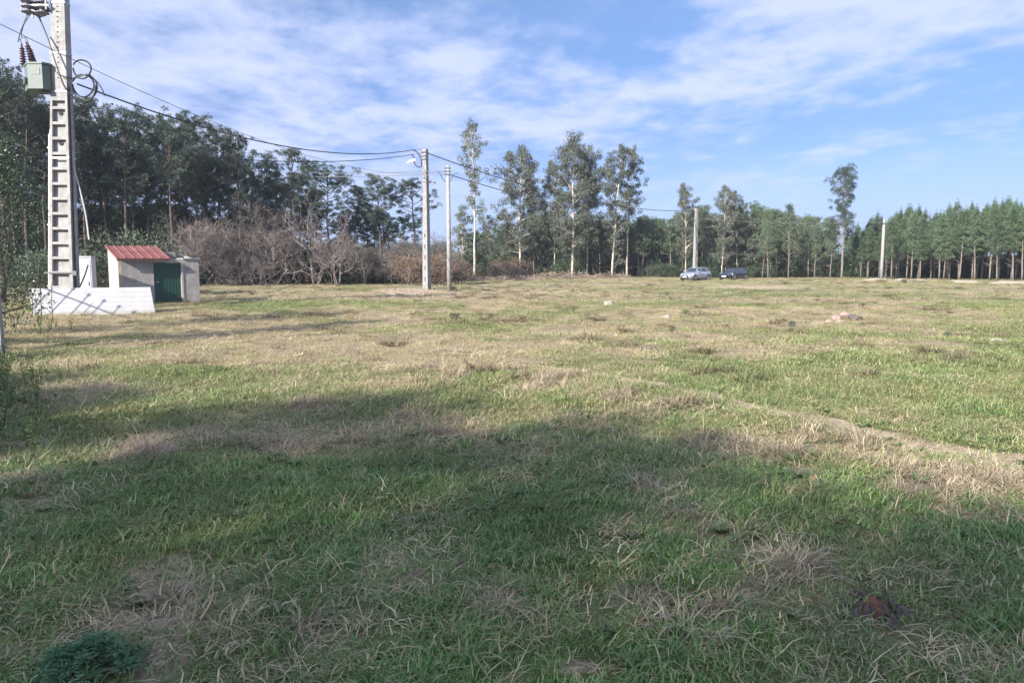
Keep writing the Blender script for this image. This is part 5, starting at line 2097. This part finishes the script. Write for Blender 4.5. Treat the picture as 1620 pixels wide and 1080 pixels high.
def weed_kind(seed, H=1.0, dry=False):
    rng = np.random.default_rng(seed)
    st, lf = MB(), MB()
    for s_ in range(4):
        a = rng.random() * 6.28
        top = np.array([math.cos(a) * .18, math.sin(a) * .18, H * (.7 + .3 * rng.random())])
        st.tube([(0, 0, -.05), top * .5 + np.array([0, 0, .06]), top], [.008, .006, .003], 4, caps=False)
        n = 22
        tt = .15 + .85 * rng.random(n)
        P = tt[:, None] * top
        D = rng.normal(size=(n, 3)) * np.array([1, 1, .4]) + np.array([0, 0, .25])
        D /= np.linalg.norm(D, axis=1)[:, None]
        lf.rhombi(P, D, .05 + .08 * rng.random(n), .035, rng)
    return Kind([('stems', st.mesh('stems', M['straw'] if dry else M['weed_leaf'])), ('leaves', lf.mesh('leaves', M['weed_leaf']))], H)


WEEDS = [weed_kind(700 + i) for i in range(3)] + [weed_kind(704, dry=True)]
for i in range(64):
    v = 505 + 210 * R0.random() ** 1.3
    u = -20 + (150 - (v - 520) * .3) * R0.random() ** 1.4
    q = on_ground(u, v)
    WEEDS[R0.randrange(4)].place('tall_weed', q.x, q.y, .18 + .28 * R0.random(), R0.random() * 6, 'tall leafy weed along the left edge of the field', 'weed', 'weeds along the left edge', 1.0)
for i, (u, v, hgt) in enumerate(((-14, 545, .85), (8, 566, .6), (-8, 600, .8), (12, 628, .45), (-18, 650, .8), (6, 690, .5), (-22, 720, .6))):
    q = on_ground(u, v)
    (DARKSHRUB + SHRUBS)[(i * 3 + 2) % 5].place('bramble', q.x - .25, q.y, hgt * .55, i * 1.3, ['farthest dark bramble at the left edge by the fence post', 'low dark bramble right of the fence post foot', 'dark bramble at the left edge, third from the fence post', 'low dark bramble reaching into the field at the left edge', 'tall dark bramble at the left edge, third from the front', 'low dark bramble at the left edge, second from the front', 'nearest dark bramble at the left edge'][i], 'bramble', 'brambles along the left edge', 1.5)
for (u, v, hgt, lab) in ((66, 505, 1.7, 'tall thin sapling in front of the white panel, tallest of three'), (52, 503, 1.3, 'thin sapling at the left end of the white panel'), (84, 506, 1.1, 'thin sapling before the middle of the fence shadow')):
    q = on_ground(u, v)
    m = MB()
    t = thing('sapling', lab, 'sapling', q, R0.random() * 6)
    m.tube([(0, 0, -.1), (.03, 0, hgt * .5), (.0, .02, hgt)], [.014, .010, .004], 5)
    for k in range(7):
        z = hgt * (.25 + .1 * k)
        a = k * 2.4
        m.tube([(.02, 0, z), (.02 + .16 * math.cos(a), .16 * math.sin(a), z + .16)], [.006, .003], 4)
    m.build('stem', M['bark_dark'], t)

# ------------------------------------------------------------------ air
hm = bpy.data.materials.new('air')
hm.use_nodes = True
hn = hm.node_tree
for n_ in list(hn.nodes):
    hn.nodes.remove(n_)
ho = hn.nodes.new('ShaderNodeOutputMaterial')
hv_ = hn.nodes.new('ShaderNodeVolumePrincipled')
hv_.inputs['Color'].default_value = (0.80, 0.88, 1.0, 1)
hv_.inputs['Density'].default_value = 0.0004
hv_.inputs['Anisotropy'].default_value = 0.2
hn.links.new(hv_.outputs[0], ho.inputs['Volume'])
m = MB()
m.box(-1000, 1000, -150, 1000, -1.5, 30)
tag(m.build('haze', hm), 'thin blue winter haze over the field', kind='stuff')
